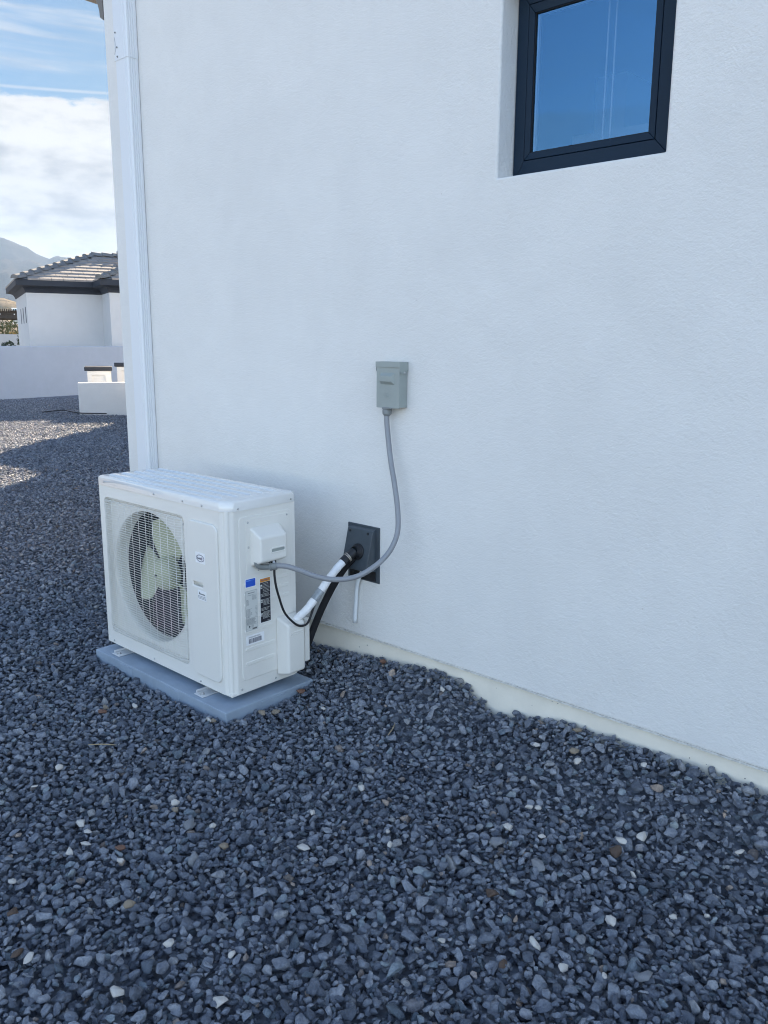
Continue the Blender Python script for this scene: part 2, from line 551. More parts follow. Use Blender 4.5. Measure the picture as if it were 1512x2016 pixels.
gx = np.concatenate([np.linspace(-40, -14, 40)[:-1], np.linspace(-14, -3, 60)[:-1], np.linspace(-3, 3, 90)[:-1], np.linspace(3, 25, 12)])
gy = np.concatenate([np.linspace(-25, -4, 15)[:-1], np.linspace(-4, -0.6, 34)[:-1], np.linspace(-0.6, 0.02, 22)[:-1], np.linspace(0.02, 14, 70)[:-1], np.linspace(14, 40, 14)])
GX, GY = np.meshgrid(gx, gy, indexing='ij')
GZ = ground_z(GX, GY) - 0.034
nyy = len(gy)
gm = MB()
gm.v = [tuple(p) for p in np.stack([GX, GY, GZ], -1).reshape(-1, 3)]
gm.f = [(i * nyy + j, (i + 1) * nyy + j, (i + 1) * nyy + j + 1, i * nyy + j + 1) for i in range(len(gx) - 1) for j in range(nyy - 1)]
tag(gm.build('ground', M['bed'], smooth=True, angle=180), kind='structure')
dm = MB()
dm.lathe([(0.0, -0.30), (60, -0.30), (400, -0.6), (4600, -3.0)], (0, 0, 0), (0, 0, 1), 48)
tag(dm.build('desert_ground', M['desert']), kind='structure')

# ------------------------------------------------------------------ our house
house = thing('house', (3.5, 7.0, 0.0), 'white stucco house with a black framed window and a grey disconnect box on its wall', 'house')
ZW = 0.176
XW0, XW1 = -1.8985, 9.0


def fwall(p, q, h):
    return (p, h, q)


bv = 0.010
outer = [(XW0 + bv, ZW + bv), (XW1, ZW + bv), (XW1, 3.45), (3.55, 5.05), (XW0 + bv, 3.45)]
OX0, OX1, OZ0, OZ1 = 0.630, 1.2339, 2.0131, 2.625
hole = rrect(OX0 - bv, OX1 + bv, OZ0 - bv, OZ1 + bv, 0.012, 3)[::-1]
plate('wall', outer, [hole], 0.20, bv, fwall, M['stucco'], house, res=3, angle=50)
sw = MB()
sw.box(XW0, XW0 + 0.2, 0.20, 15, 0.0, 3.45)
sw.box(XW1 - 0.2, XW1, 0.20, 15, 0.0, 3.45)
sw.box(XW0 + 0.2, XW1 - 0.2, 14.8, 15, 0.0, 3.45)
sw.build('side_wall', M['stucco'], house)
fo = MB()
fo.box(XW0 + 0.016, XW1 - 0.02, 0.016, 0.19, -0.4, ZW - 0.001)
fo.build('footing', M['footing'], house)
rg0 = random.Random(9)
for _ in range(26):
    sx, sz = rg0.uniform(-0.3, 2.2), rg0.uniform(0.09, 0.165)
    sk = MB()
    r0 = rg0.uniform(0.0012, 0.0028)
    sk.lathe([(0.0, -0.0012), (r0 * 0.7, -0.001), (r0, 0.001)], (sx, 0.0155, sz), (0, 1, 0), 6)
    sk.build('dirt_speck', M['ink'], house)
# bottom edge of the stucco: thin ragged metal screed lip
ws = MB()
xs = np.linspace(XW0 + 0.01, XW1 - 0.03, 420)
pv, pf = [], []
rg = random.Random(3)
for i, x in enumerate(xs):
    j = rg.gauss(0, 0.0007) + 0.0012 * math.sin(x * 3.1)
    k = rg.gauss(0, 0.0007)
    pv += [(x, -0.0015 + k, ZW + 0.004 + j), (x, -0.004 + k, ZW - 0.001 + j), (x, 0.016, ZW - 0.004 + j), (x, 0.016, ZW + 0.004)]
    if i:
        o_ = 4 * i
        pf += [(o_ - 4, o_, o_ + 1, o_ - 3), (o_ - 3, o_ + 1, o_ + 2, o_ - 2), (o_ - 4, o_ - 1, o_ + 3, o_)]
ws.add(pv, pf)
ws.build('weep_screed', M['weep'], house, smooth=True)


def cove(x0, z0, depth, height, fascia, n=10):
    """cove cornice profile (outwards positive, z)"""
    pts = [(0, z0)]
    for i in range(n + 1):
        a = R(90 * i / n)
        pts.append((0.03 + (depth - 0.03) * (1 - math.cos(a)), z0 + 0.02 + (height - 0.02) * math.sin(a)))
    pts += [(depth + 0.03, z0 + height), (depth + 0.03, z0 + height + fascia), (0, z0 + height + fascia)]
    return pts


cm = MB()
cm.prism(cove(0, 3.10, 0.40, 0.24, 0.20), lambda p, q, h: (XW0 - p, h, q), -0.002, 15.0)
M['eave'] = mat('taupe_eave_paint', (0.20, 0.185, 0.17), 0.75, var=0.1, vscale=4)
cm.build('cornice', M['eave'], house, smooth=True)
rf = MB()
rz = lambda x: 3.50 + (1.62 / 5.45) * min(x - XW0, XW1 - x)
for (xa, xb) in ((XW0 - 0.48, 3.55), (3.55, XW1 + 0.48)):
    za, zb_ = rz(xa) + 0.02, rz(xb) + 0.02
    rf.hexa([(xa, -0.10, za), (xb, -0.10, zb_), (xb, 15.2, zb_), (xa, 15.2, za), (xa, -0.10, za + 0.12), (xb, -0.10, zb_ + 0.12), (xb, 15.2, zb_ + 0.12), (xa, 15.2, za + 0.12)])
rf.build('roof', M['hiptile'], house)
# rear wings of the same house, which throw the long shadow over the gravel
for (xa, xb, ya, yb, h_) in ((-9.5, XW0 - 0.004, 4.8, 14.6, 3.9), (-12.79, -9.504, 6.56, 14.2, 2.9)):
    b_ = MB()
    b_.box(xa, xb, ya, yb, -0.1, h_ - 0.22)
    wg = b_.build('rear_wall', M['stucco'], house)
    b_ = MB()
    b_.box(xa - 0.03, xb - 0.001, ya - 0.03, yb + 0.03, h_ - 0.219, h_)
    b_.build('parapet_cap', M['cornice'], house)

# window
win = thing('window', (0.93, 0.12, OZ0), 'small square black framed window set deep in the white wall, mirroring blue sky', 'window')
FY = 0.093


def member(name, a, b, a2, b2, y0, y1, slope, material, parent, bev=0.0012):
    """mitred frame: outer rect a..b (x0,z0,x1,z1) inner rect; four pieces"""
    (x0, z0, x1, z1), (i0, k0, i1, k1) = a, b
    quads = [((x0, z0), (x1, z0), (i1, k0), (i0, k0)), ((x1, z0), (x1, z1), (i1, k1), (i1, k0)),
             ((x1, z1), (x0, z1), (i0, k1), (i1, k1)), ((x0, z1), (x0, z0), (i0, k0), (i0, k1))]
    for q in quads:
        mb = MB()
        cx = sum(p[0] for p in q) / 4
        cz = sum(p[1] for p in q) / 4
        g = [((p[0] - cx) * 0.9985 + cx, (p[1] - cz) * 0.9985 + cz) for p in q]
        mb.hexa([(g[0][0], y1, g[0][1]), (g[1][0], y1, g[1][1]), (g[2][0], y1, g[2][1]), (g[3][0], y1, g[3][1]),
                 (g[0][0], y0, g[0][1]), (g[1][0], y0, g[1][1]), (g[2][0], y0 + slope, g[2][1]), (g[3][0], y0 + slope, g[3][1])])
        mb.build(name, material, parent, bevel=bev, seg=1)


member('frame_rail', (0.6335, 1.995, 1.232, 2.640), (0.673, 2.077, 1.154, 2.573), None, None, FY, FY + 0.07, 0.004, M['frame'], win)
member('sash_rail', (0.6745, 2.0785, 1.1525, 2.5715), (0.697, 2.101, 1.131, 2.543), None, None, FY + 0.003, FY + 0.06, 0.002, M['frame'], win)
member('gasket', (0.697, 2.101, 1.131, 2.543), (0.6995, 2.1035, 1.1285, 2.5405), None, None, FY + 0.008, FY + 0.05, 0.0, M['gasket'], win, 0)
member('glazing_bead', (0.6996, 2.1036, 1.1284, 2.5404), (0.7045, 2.1050, 1.1265, 2.5390), None, None, FY + 0.022, FY + 0.034, 0.0, M['bead'], win, 0)
pn = MB()
pn.box(0.6996, 1.1284, FY + 0.014, FY + 0.018, 2.1036, 2.5404)
pn.build('pane', M['glass'], win)
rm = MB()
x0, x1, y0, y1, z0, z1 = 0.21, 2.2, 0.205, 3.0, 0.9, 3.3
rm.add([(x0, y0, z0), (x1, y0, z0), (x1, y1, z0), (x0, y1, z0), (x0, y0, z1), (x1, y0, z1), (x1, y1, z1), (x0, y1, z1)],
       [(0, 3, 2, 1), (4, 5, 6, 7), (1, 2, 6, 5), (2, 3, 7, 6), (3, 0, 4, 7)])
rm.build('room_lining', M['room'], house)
cd = MB()  # two thin pale strips stand in for light streaks in the glass
cd.box(0.927, 0.9315, 0.176, 0.180, 2.02, 2.6)
cd.build('glass_streak', M['streak'], win)
cd = MB()
cd.box(0.954, 0.9585, 0.176, 0.180, 2.02, 2.6)
cd.build('glass_streak', M['streak'], win)

for (xa, xb, ya, za, zb_) in ((-0.02, 0.38, 1.4, 0.95, 2.72), (0.22, 1.10, 1.2, 2.30, 2.42), (1.20, 1.55, 1.5, 0.95, 2.70)):  # pale panels added to stand in for soft reflections in the pane
    b_ = MB()
    b_.box(max(xa, 0.22), xb, ya, ya + 0.3, za, zb_)
    b_.build('reflection_panel', M['white'], house)

# downspout
ds = thing('downspout', (-1.64, -0.03, 0.0), 'white ribbed square downspout beside the house corner behind the outdoor unit', 'downspout')


def spout_profile(g):
    x0, x1, y0 = -1.701 - g, -1.585 + g, -0.062 - g
    pts = []
    # front face, left to right, two grooves; right face three ribs
    c = 0.007
    pts += [(x0, -0.003), (x0, y0 + c), (x0 + c, y0)]
    wd = x1 - x0
    for a in (0.80,):
        pts += [(x0 + wd * (a - .035), y0), (x0 + wd * a, y0 + 0.0045), (x0 + wd * (a + .035), y0)]
    pts += [(x1 - c, y0), (x1, y0 + c)]
    for yy in (-0.044, -0.032, -0.020):
        pts += [(x1, yy - 0.004), (x1 - 0.004, yy - .001), (x1, yy + 0.003)]
    pts += [(x1, -0.003)]
    return pts


for (g, za, zb_) in ((0.0, 0.06, 2.872), (0.0025, 2.846, 3.62)):
    d_ = MB()
    d_.prism(spout_profile(g), lambda p, q, h: (p, q, h), za, zb_)
    d_.build('pipe_section', M['spout'], ds, smooth=True, angle=20)
for (x, z) in ((-1.672, 2.862), (-1.672, 2.905), (-1.682, 2.975)):
    s_ = MB()
    s_.lathe([(0.0, -0.0065), (0.003, -0.006), (0.0045, -0.003), (0.0045, 0.004)], (x, -0.0635, z), (0, 1, 0), 10)
    s_.build('rivet', M['fitting'], ds, smooth=True)
s_ = MB()
s_.tube(smoothpts([(-1.692, -0.0662, 2.955), (-1.686, -0.0665, 2.93), (-1.688, -0.0665, 2.895), (-1.697, -0.0655, 2.875)]), 0.0007, 6)
s_.build('caulk_line', M['fitting'], ds)

# ------------------------------------------------------------------ gravel pad and outdoor unit
pad = thing('equipment_pad', (-0.58, -0.47, -0.05), 'grey plastic pad under the outdoor unit, half sunk in gravel', 'pad')
PX0, PX1, PY0, PY1, PZ = -1.083, -0.075, -0.703, -0.240, 0.030
pb = MB()
pb.box(PX0, PX1, PY0, PY1, -0.06, PZ)
pb.build('slab', M['pad'], pad, bevel=0.007, seg=2)
for (a, b_) in ((-0.86, -0.755), (-0.50, -0.395)):
    q = MB()
    q.box(a, b_, PY0 - 0.0025, PY0 + 0.01, -0.05, PZ - 0.009)
    q.build('front_notch', M['pad'], pad, bevel=0.002)
q = MB()
q.box(PX1 - 0.01, PX1 + 0.0025, -0.53, -0.40, -0.05, PZ - 0.009)
q.build('side_notch', M['pad'], pad, bevel=0.002)

UX, UY, UZ = -1.0714, -0.638, 0.0546
UW, UD, UH = 0.949, 0.346, 0.79
unit = thing('outdoor_unit', (UX + UW / 2, UY + UD / 2, PZ), 'cream mini split outdoor unit with a round fan grille standing on a grey pad', 'outdoor unit')


def uf(p, q, h):      # front-face sheet: p from left, q from bottom, h depth into the unit
    return (UX + p, UY + h, UZ + q)


def us(p, q, h):      # right-side sheet: p from front, q from bottom, h depth into the unit
    return (UX + UW - h, UY + p, UZ + q)


FCX, FCZ, FR = 0.352, 0.380, 0.294
rec = rrect(0.037, 0.668, 0.062, 0.706, 0.028)
hand = rrect(0.7215, 0.799, 0.4255, 0.452, 0.009)
fp = plate('front_panel', rrect(0.0, 0.905, 0.004, 0.757, 0.004, 2), [rec[::-1], hand[::-1]], 0.004, 0.0012, uf, M['unit'], unit)
plate('fan_deck', rrect(0.030, 0.675, 0.055, 0.713, 0.02), [circle(FCX, FCZ, FR)[::-1]], 0.003, 0.0008, lambda p, q, h: uf(p, q, h + 0.030), M['unit'], unit)
lipm = MB()
n_ = len(rec)
lipm.add([uf(p[0], p[1], 0.002) for p in rec] + [uf(FCX + (p[0] - FCX) * 0.985, FCZ + (p[1] - FCZ) * 0.985, 0.0305) for p in rec],
         [(i, (i + 1) % n_, n_ + (i + 1) % n_, n_ + i) for i in range(n_)])
lipm.build('recess_lip', M['unit'], unit, smooth=True)
bmth = MB()
bmth.lathe([(FR + 0.004, 0.029), (FR + 0.001, 0.028), (FR - 0.004, 0.034), (FR - 0.006, 0.050), (FR - 0.007, 0.090)], uf(FCX, FCZ, 0), (0, 1, 0), 64)
bmth.build('bell_mouth', M['unit'], unit, smooth=True)
# service cover with raised rim and its pull pocket
plate('service_cover', rrect(0.706, 0.891, 0.052, 0.696, 0.03), [hand[::-1]], 0.0115, 0.0055, lambda p, q, h: uf(p, q, h - 0.0090), M['unit'], unit, res=2)
pk = MB()
nh = len(hand)
pk.add([uf(p[0], p[1], -0.002) for p in hand] + [uf(0.760 + (p[0] - 0.760) * 0.9, 0.436 + (p[1] - 0.4385) * 0.6, 0.016) for p in hand],
       [(i, (i + 1) % nh, nh + (i + 1) % nh, nh + i) for i in range(nh)] + [tuple(range(nh, 2 * nh))])
pk.build('pull_pocket', M['unit'], unit, smooth=True)
# rounded, fluted corner post
prof = [(0.905, 0.0015), (0.9075, 0.0), (0.913, 0.0012), (0.918, 0.0068), (0.9215, 0.0085), (0.925, 0.0078), (0.930, 0.0085), (0.9365, 0.0145), (0.9385, 0.0185), (0.938, 0.0215), (0.9395, 0.0245),
        (0.946, 0.031), (0.949, 0.036), (0.949, 0.0405), (0.935, 0.0405), (0.905, 0.012)]
cp = MB()
cp.prism(prof, lambda p, q, h: (UX + p, UY + q, UZ + h), 0.004, 0.757)
cp.build('corner_post', M['unit'], unit, smooth=True, angle=40)
# right side sheet with raised field and stamped ribs
plate('side_panel', rrect(0.0415, UD, 0.006, 0.756, 0.003, 2), [], 0.004, 0.0012, us, M['unit'], unit)
plate('side_field', rrect(0.060, 0.322, 0.058, 0.728, 0.016), [], 0.006, 0.0028, lambda p, q, h: us(p, q, h - 0.0035), M['unit'], unit, res=2)
plate('terminal_panel', rrect(0.090, 0.312, 0.494, 0.716, 0.006, 3), [], 0.003, 0.001, lambda p, q, h: us(p, q, h - 0.0055), M['unit'], unit)
for k, (z_, a, b_) in enumerate(((0.455, .075, .305), (0.415, .075, .305), (0.372, .075, .305), (0.318, .075, .225), (0.262, .075, .225), (0.185, .075, .225), (0.125, .075, .225))):
    plate('stamped_rib', rrect(a, b_, z_ - 0.006, z_ + 0.006, 0.0055), [], 0.004, 0.0019, lambda p, q, h: us(p, q, h - 0.0058), M['unit'], unit, res=2)
# left and rear sheets, base tray
bx = MB()
bx.box(UX, UX + 0.003, UY + 0.004, UY + UD, UZ + 0.006, UZ + 0.756)
bx.build('left_panel', M['unit'], unit, bevel=0.001)
bx = MB()
bx.box(UX + 0.004, UX + UW - 0.005, UY + UD - 0.003, UY + UD, UZ + 0.006, UZ + 0.756)
bx.build('rear_panel', M['unit'], unit)
bx = MB()
bx.box(UX + 0.004, UX + UW - 0.004, UY + 0.005, UY + UD - 0.004, UZ, UZ + 0.012)
bx.build('base_tray', M['unit'], unit, bevel=0.003)
bx = MB()
bx.box(UX + 0.02, UX + 0.68, UY + 0.235, UY + 0.27, UZ + 0.02, UZ + 0.745)
bx.box(UX + 0.68, UX + 0.69, UY + 0.036, UY + 0.27, UZ + 0.02, UZ + 0.745)  # dark lining boxes added round the coil to give the fan cavity its shade
bx.box(UX + 0.006, UX + 0.018, UY + 0.036, UY + 0.234, UZ + 0.02, UZ + 0.745)
bx.box(UX + 0.019, UX + 0.679, UY + 0.036, UY + 0.234, UZ + 0.735, UZ + 0.745)
bx.box(UX + 0.019, UX + 0.679, UY + 0.036, UY + 0.234, UZ + 0.02, UZ + 0.03)
bx.build('coil_and_dark_lining', M['coil'], unit)
# top lid: rim + ribbed sheet
LX0, LX1, LY0, LY1, LZ0, LZ1 = -0.004, UW + 0.004, -0.004, UD + 0.004, 0.757, 0.793
lo = rrect(LX0, LX1, LY0, LY1, 0.012, 3)
lo = [p for p in lo if not (p[0] > LX1 - 0.02 and p[1] < LY0 + 0.02)]
rim = []
done = False
for p in lo:
    rim.append(p)
# chamfered right-front corner like the post below
rim = [(LX0 + 0.01, LY0), (0.905, LY0), (0.917, LY0 + 0.002), (0.948, LY0 + 0.032), (LX1, LY0 + 0.044), (LX1, LY1 - 0.01), (LX1 - 0.01, LY1), (LX0 + 0.01, LY1), (LX0, LY1 - 0.01), (LX0, LY0 + 0.01)]
nr = len(rim)


def inset(poly, d):
    cx, cy = UW / 2, UD / 2
    return [(p[0] - math.copysign(min(d, abs(p[0] - cx)), p[0] - cx), p[1] - math.copysign(min(d, abs(p[1] - cy)), p[1] - cy)) for p in poly]


lid = MB()
rings = [(rim, LZ0), (rim, LZ1 - 0.004), (inset(rim, 0.0025), LZ1 + 0.001), (inset(rim, 0.007), LZ1 + 0.005), (inset(rim, 0.011), LZ1 + 0.006)]
vs = []
for poly, z_ in rings:
    vs += [(UX + p[0], UY + p[1], UZ + z_) for p in poly]
fs = []
for k in range(len(rings) - 1):
    for i in range(nr):
        fs.append((k * nr + i, k * nr + (i + 1) % nr, (k + 1) * nr + (i + 1) % nr, (k + 1) * nr + i))
fs.append(tuple(range((len(rings) - 1) * nr, len(rings) * nr)))
fs.append(tuple(range(nr))[::-1])
lid.add(vs, fs)
lid_o = lid.build('lid', M['lid'], unit, smooth=True, angle=50)
for k in range(5):
    v0 = 0.030 + k * 0.0625
    r_ = MB()
    x0, x1 = 0.030, (0.905 if k else 0.885)
    ys = (v0, v0 + 0.012, v0 + 0.030, v0 + 0.042)
    z0_, z1_ = LZ1 + 0.0045, LZ1 + 0.0115
    P_ = [(x0, ys[0], z0_), (x1, ys[0], z0_), (x1, ys[3], z0_), (x0, ys[3], z0_), (x0 + 0.012, ys[1], z1_), (x1 - 0.014, ys[1], z1_), (x1 - 0.014, ys[2], z1_), (x0 + 0.012, ys[2], z1_)]
    r_.hexa([(UX + a, UY + b_, UZ + c_) for a, b_, c_ in P_])
    r_.build('lid_rib', M['lid'], lid_o, bevel=0.0018, seg=2)

# fan
fan = bpy.data.objects.new('fan', None)
COL.objects.link(fan)
fan.parent = unit
fan.location = Vector(uf(FCX, FCZ, 0.075)) - unit.location
hb = MB()
hb.lathe([(0.0, -0.020), (0.010, -0.020), (0.030, -0.018), (0.050, -0.010), (0.068, 0.004), (0.074, 0.018), (0.074, 0.06)], uf(FCX, FCZ, 0.075), (0, 1, 0), 32)
hb.build('hub', M['fan'], fan, smooth=True, angle=60)
ht = MB()
ht.lathe([(0.0, -0.026), (0.006, -0.026), (0.007, -0.018)], uf(FCX, FCZ, 0.075), (0, 1, 0), 8)
ht.build('hub_bolt', M['gasket'], fan)


def blade(a0):
    mb = MB()
    nr_, na_ = 9, 12
    vs, fs = [], []
    for i in range(nr_ + 1):
        r_ = 0.062 + (0.262 - 0.062) * i / nr_
        fr = i / nr_
        wid = R(50 + 18 * math.sin(fr * 2.6) ** 1.2)      # angular width
        sweep = R(-14) * fr ** 1.5
        for j in range(na_ + 1):
            g = j / na_
            a = a0 + sweep + (g - 0.5) * wid
            rr = r_ - (0.02 * (g - 0.5) ** 2 * 4 * fr)
            dep = 0.052 - 0.075 * (g - 0.5) * (0.75 + 0.25 * fr) + 0.012 * math.sin(g * math.pi)
            vs.append(uf(FCX + rr * math.cos(a), FCZ + rr * math.sin(a), 0.075 + dep))
    for i in range(nr_):
        for j in range(na_):
            q = i * (na_ + 1) + j
            fs.append((q, q + 1, q + na_ + 2, q + na_ + 1))
    mb.add(vs, fs)
    o = mb.build('blade', M['fan'], fan, smooth=True, angle=180)
    so = o.modifiers.new('thick', 'SOLIDIFY')
    so.thickness = 0.003
    return o


for a in (88, 204, 320):
    blade(R(a))

# wire guard: every wire its own piece
grl = bpy.data.objects.new('grille', None)
COL.objects.link(grl)
grl.parent = unit
grl.location = Vector(uf(FCX, FCZ, 0)) - unit.location
GX0, GX1, GZ0, GZ1 = 0.046, 0.659, 0.072, 0.697
NH, NV = 58, 12
for i in range(NH):
    z_ = GZ0 + 0.008 + (GZ1 - GZ0 - 0.016) * i / (NH - 1)
    wm = MB()
    wm.tube([uf(GX0, z_, 0.012), uf(GX0 + 0.004, z_, -0.004), uf(GX0 + 0.014, z_, -0.010), uf(GX1 - 0.050, z_, -0.010), uf(GX1 - 0.040, z_, -0.009), uf(GX1 - 0.008, z_, 0.002), uf(GX1, z_, 0.012)], 0.0012, 5)
    wm.build('wire', M['wire'], grl, smooth=True, angle=180)
for i in range(NV):
    x_ = GX0 + 0.014 + (GX1 - 0.050 - GX0 - 0.014) * i / (NV - 2) if i < NV - 1 else GX1 - 0.012
    y_ = -0.0078 if i < NV - 1 else 0.0005
    wm = MB()
    wm.tube([uf(x_, GZ0, 0.012), uf(x_, GZ0 + 0.004, y_ + 0.006), uf(x_, GZ0 + 0.013, y_), uf(x_, GZ1 - 0.013, y_), uf(x_, GZ1 - 0.004, y_ + 0.006), uf(x_, GZ1, 0.012)], 0.0012, 5)
    wm.build('wire', M['wire'], grl, smooth=True, angle=180)
# outer hoop wires of the guard
for d_, y_ in ((0.0, 0.011), (0.006, 0.002)):
    pts = [uf(p[0], p[1], y_) for p in rrect(GX0 + d_, GX1 - d_, GZ0 + d_, GZ1 - d_, 0.022)]
    wm = MB()
    wm.tube(pts + [pts[0]], 0.0016, 5, caps=False)
    wm.build('wire', M['wire'], grl, smooth=True, angle=180)

# terminal cover (sloped top hood)
tcv = MB()
h0, h1 = 0.006, -0.062
A = [(0.108, 0.522), (0.262, 0.522), (0.262, 0.690), (0.108, 0.690)]
B = [(0.116, 0.548), (0.252, 0.548), (0.252, 0.648), (0.116, 0.648)]
tcv.hexa([us(p[0], p[1], h0) for p in A] + [us(p[0], p[1], h1) for p in B])
tco = tcv.build('terminal_cover', M['unit_plastic'], unit, bevel=0.009, seg=3)
sl = plate('hand_slot', rrect(0.166, 0.240, 0.580, 0.600, 0.008), [rrect(0.1685, 0.2375, 0.5825, 0.5975, 0.006)[::-1]], 0.004, 0.0015, lambda p, q, h: us(p, q, h + h1 - 0.0022), M['unit_plastic'], tco, res=2)
slb = MB()
slb.box(UX + UW - h1 + 0.0004, UX + UW - h1 + 0.0011, UY + 0.168, UY + 0.238, UZ + 0.582, UZ + 0.598)
slb.build('slot_floor', M['box'], tco)
# valve cover, lower rear
vcv = MB()
A = [(0.232, 0.030), (0.345, 0.030), (0.345, 0.288), (0.232, 0.288)]
B = [(0.240, 0.048), (0.333, 0.048), (0.333, 0.262), (0.240, 0.262)]
vcv.hexa([us(p[0], p[1], 0.0) for p in A] + [us(p[0], p[1], -0.072) for p in B])
vco = vcv.build('valve_cover', M['unit_plastic'], unit, bevel=0.011, seg=3)
vcw = MB()
vcw.box(UX + UW - 0.001, UX + UW + 0.055, UY + 0.346, UY + 0.375, UZ + 0.07, UZ + 0.262)
vcw.build('valve_cover_wing', M['unit_plastic'], vco, bevel=0.006, seg=2)
for z_ in (0.215, 0.2235):
    plate('cover_groove', rrect(0.258, 0.322, z_, z_ + 0.004, 0.0018), [], 0.003, 0.0012, lambda p, q, h: us(p, q, h - 0.0738), M['unit_plastic'], vco)

# screws
scm = MB()
scm.lathe([(0.0, -0.0032), (0.0028, -0.0030), (0.0042, -0.0018), (0.0046, 0.001)], (0, 0, 0), (0, 1, 0), 10)
screw0 = scm.build('screw', M['screw'], None, smooth=True)
sc_list = [(uf(p, q, -0.0045 if q > 0.75 else 0.0), 0) for p, q in ((0.054, 0.775), (0.461, 0.770), (0.671, 0.768), (0.802, 0.767), (0.055, 0.018), (0.395, 0.019), (0.743, 0.016), (0.700, 0.45))]
sc_list += [(uf(p, q, 0.008), 0) for p, q in ((0.049, 0.680), (0.652, 0.667), (0.049, 0.088), (0.644, 0.080))]
sc_list += [(us(p, q, -0.0045 if q > 0.75 else (-0.0056 if 0.49 < q < 0.72 else 0.0)), 90) for p, q in ((0.055, 0.767), (0.325, 0.770), (0.099, 0.706), (0.300, 0.709), (0.100, 0.606), (0.147, 0.506), (0.053, 0.023), (0.228, 0.020))]
for k, (p, rz_) in enumerate(sc_list):
    if k == 0:
        s_ = screw0
        s_.parent = unit
    else:
        s_ = copy_under(screw0, unit)
    s_.location = Vector(p) - unit.location
    s_.rotation_euler = (0, 0, R(rz_))

# feet: four bent zinc brackets bolted to the pad
ft = MB()
ft.box(-0.030, 0.030, -0.040, 0.06, 0.0008, 0.0048)
ft.box(-0.030, 0.030, 0.0568, 0.060, 0.0048, UZ - PZ + 0.001)
ft.box(-0.030, -0.027, -0.030, 0.06, 0.0048, 0.016)
foot0 = ft.build('foot', M['zinc'], None, bevel=0.0012, seg=1)
bo = MB()
bo.lathe([(0.0, 0.013), (0.006, 0.013), (0.007, 0.0115), (0.007, 0.0062), (0.012, 0.0060), (0.012, 0.0046)], (0.002, -0.022, 0), (0, 0, 1), 8)
bolt0 = bo.build('bolt', M['screw'], foot0)
for k, (x, y, rz_) in enumerate(((-0.935, UY - 0.005, 0), (-0.287, UY - 0.005, 0), (-0.935, UY + UD + 0.005, 180), (-0.287, UY + UD + 0.005, 180))):
    if k == 0:
        f_ = foot0
        f_.parent = unit
    else:
        f_ = copy_under(foot0, unit)
        copy_under(bolt0, f_)
    f_.location = Vector((x, y, PZ)) - unit.location
    f_.rotation_euler = (0, 0, R(rz_))

# printed stickers
rl = random.Random(11)


def sticker(name, fn, x0, x1, z0, z1, material, h=-0.0008, label=None, r=0.002):
    o = plate(name, rrect(x0, x1, z0, z1, r, 2), [], 0.0008, 0.0001, lambda p, q, hh: fn(p, q, h + hh), material, unit)
    if label:
        o['label'] = label
    return o


def printing(parent, fn, quads, material, h, name='print'):
    mb = MB()
    for (a, b_, c_, d_) in quads:
        mb.add([fn(a, c_, h), fn(b_, c_, h), fn(b_, d_, h), fn(a, d_, h)], [(0, 1, 2, 3)])
    o = mb.build(name, material, parent)
    return o


def lines(x0, x1, z0, z1, n, th, ragged=0.25):
    out = []
    for i in range(n):
        z_ = z1 - (z1 - z0) * (i + 0.5) / n
        x = x0
        xe = x1 - rl.random() * ragged * (x1 - x0)
        while x < xe:
            l = rl.uniform(0.002, 0.007)
            out.append((x, min(x + l, xe), z_ - th / 2, z_ + th / 2))
            x += l + 0.0012
    return out


# oval badge on the service cover
HB = -0.0092
bd = sticker('badge', uf, 0.754, 0.818, 0.531, 0.575, M['white'], HB - 0.0008)
ring = MB()
o1, o2 = [], []
for i in range(28):
    a = 2 * math.pi * i / 28
    o1.append(uf(0.786 + 0.0265 * math.cos(a), 0.552 + 0.0145 * math.sin(a), HB - 0.0014))
    o2.append(uf(0.786 + 0.0240 * math.cos(a), 0.552 + 0.0123 * math.sin(a), HB - 0.0014))
ring.add(o1 + o2, [(i, (i + 1) % 28, 28 + (i + 1) % 28, 28 + i) for i in range(28)])
ring.build('oval_ring', M['navy'], bd)
q1 = []
for i, (x, hgt) in enumerate(((0.7665, 0.012), (0.7715, 0.007), (0.776, 0.007), (0.7805, 0.008), (0.785, 0.007), (0.789, 0.009))):
    q1 += [(x, x + 0.0013, 0.547, 0.547 + hgt), (x + 0.0013, x + 0.0035, 0.547 + hgt * .45, 0.547 + hgt * 0.65), (x + 0.0026, x + 0.0037, 0.547, 0.547 + hgt * .65)]
printing(bd, uf, q1, M['navy'], HB - 0.0014, 'lettering')
printing(bd, uf, [(0.7945, 0.7965, 0.546, 0.5575), (0.798, 0.8, 0.546, 0.5575), (0.7945, 0.8, 0.5455, 0.547)], M['maroon'], HB - 0.0014, 'lettering')
# small white certification sticker
s2 = sticker('small_sticker', uf, 0.760, 0.817, 0.377, 0.418, M['white'], HB - 0.0008)
tri = MB()
tri.add([uf(0.768, 0.401, HB - 0.0014), uf(0.777, 0.401, HB - 0.0014), uf(0.7735, 0.413, HB - 0.0014)], [(0, 1, 2)])
tri.build('mark', M['ink'], s2)
printing(s2, uf, [(0.777 + i * 0.0048, 0.7805 + i * 0.0048, 0.4005, 0.4055) for i in range(7)] + lines(0.762, 0.815, 0.381, 0.396, 3, 0.0018, 0.05), M['ink'], HB - 0.0014)

HS = -0.0036
HL = -0.0048
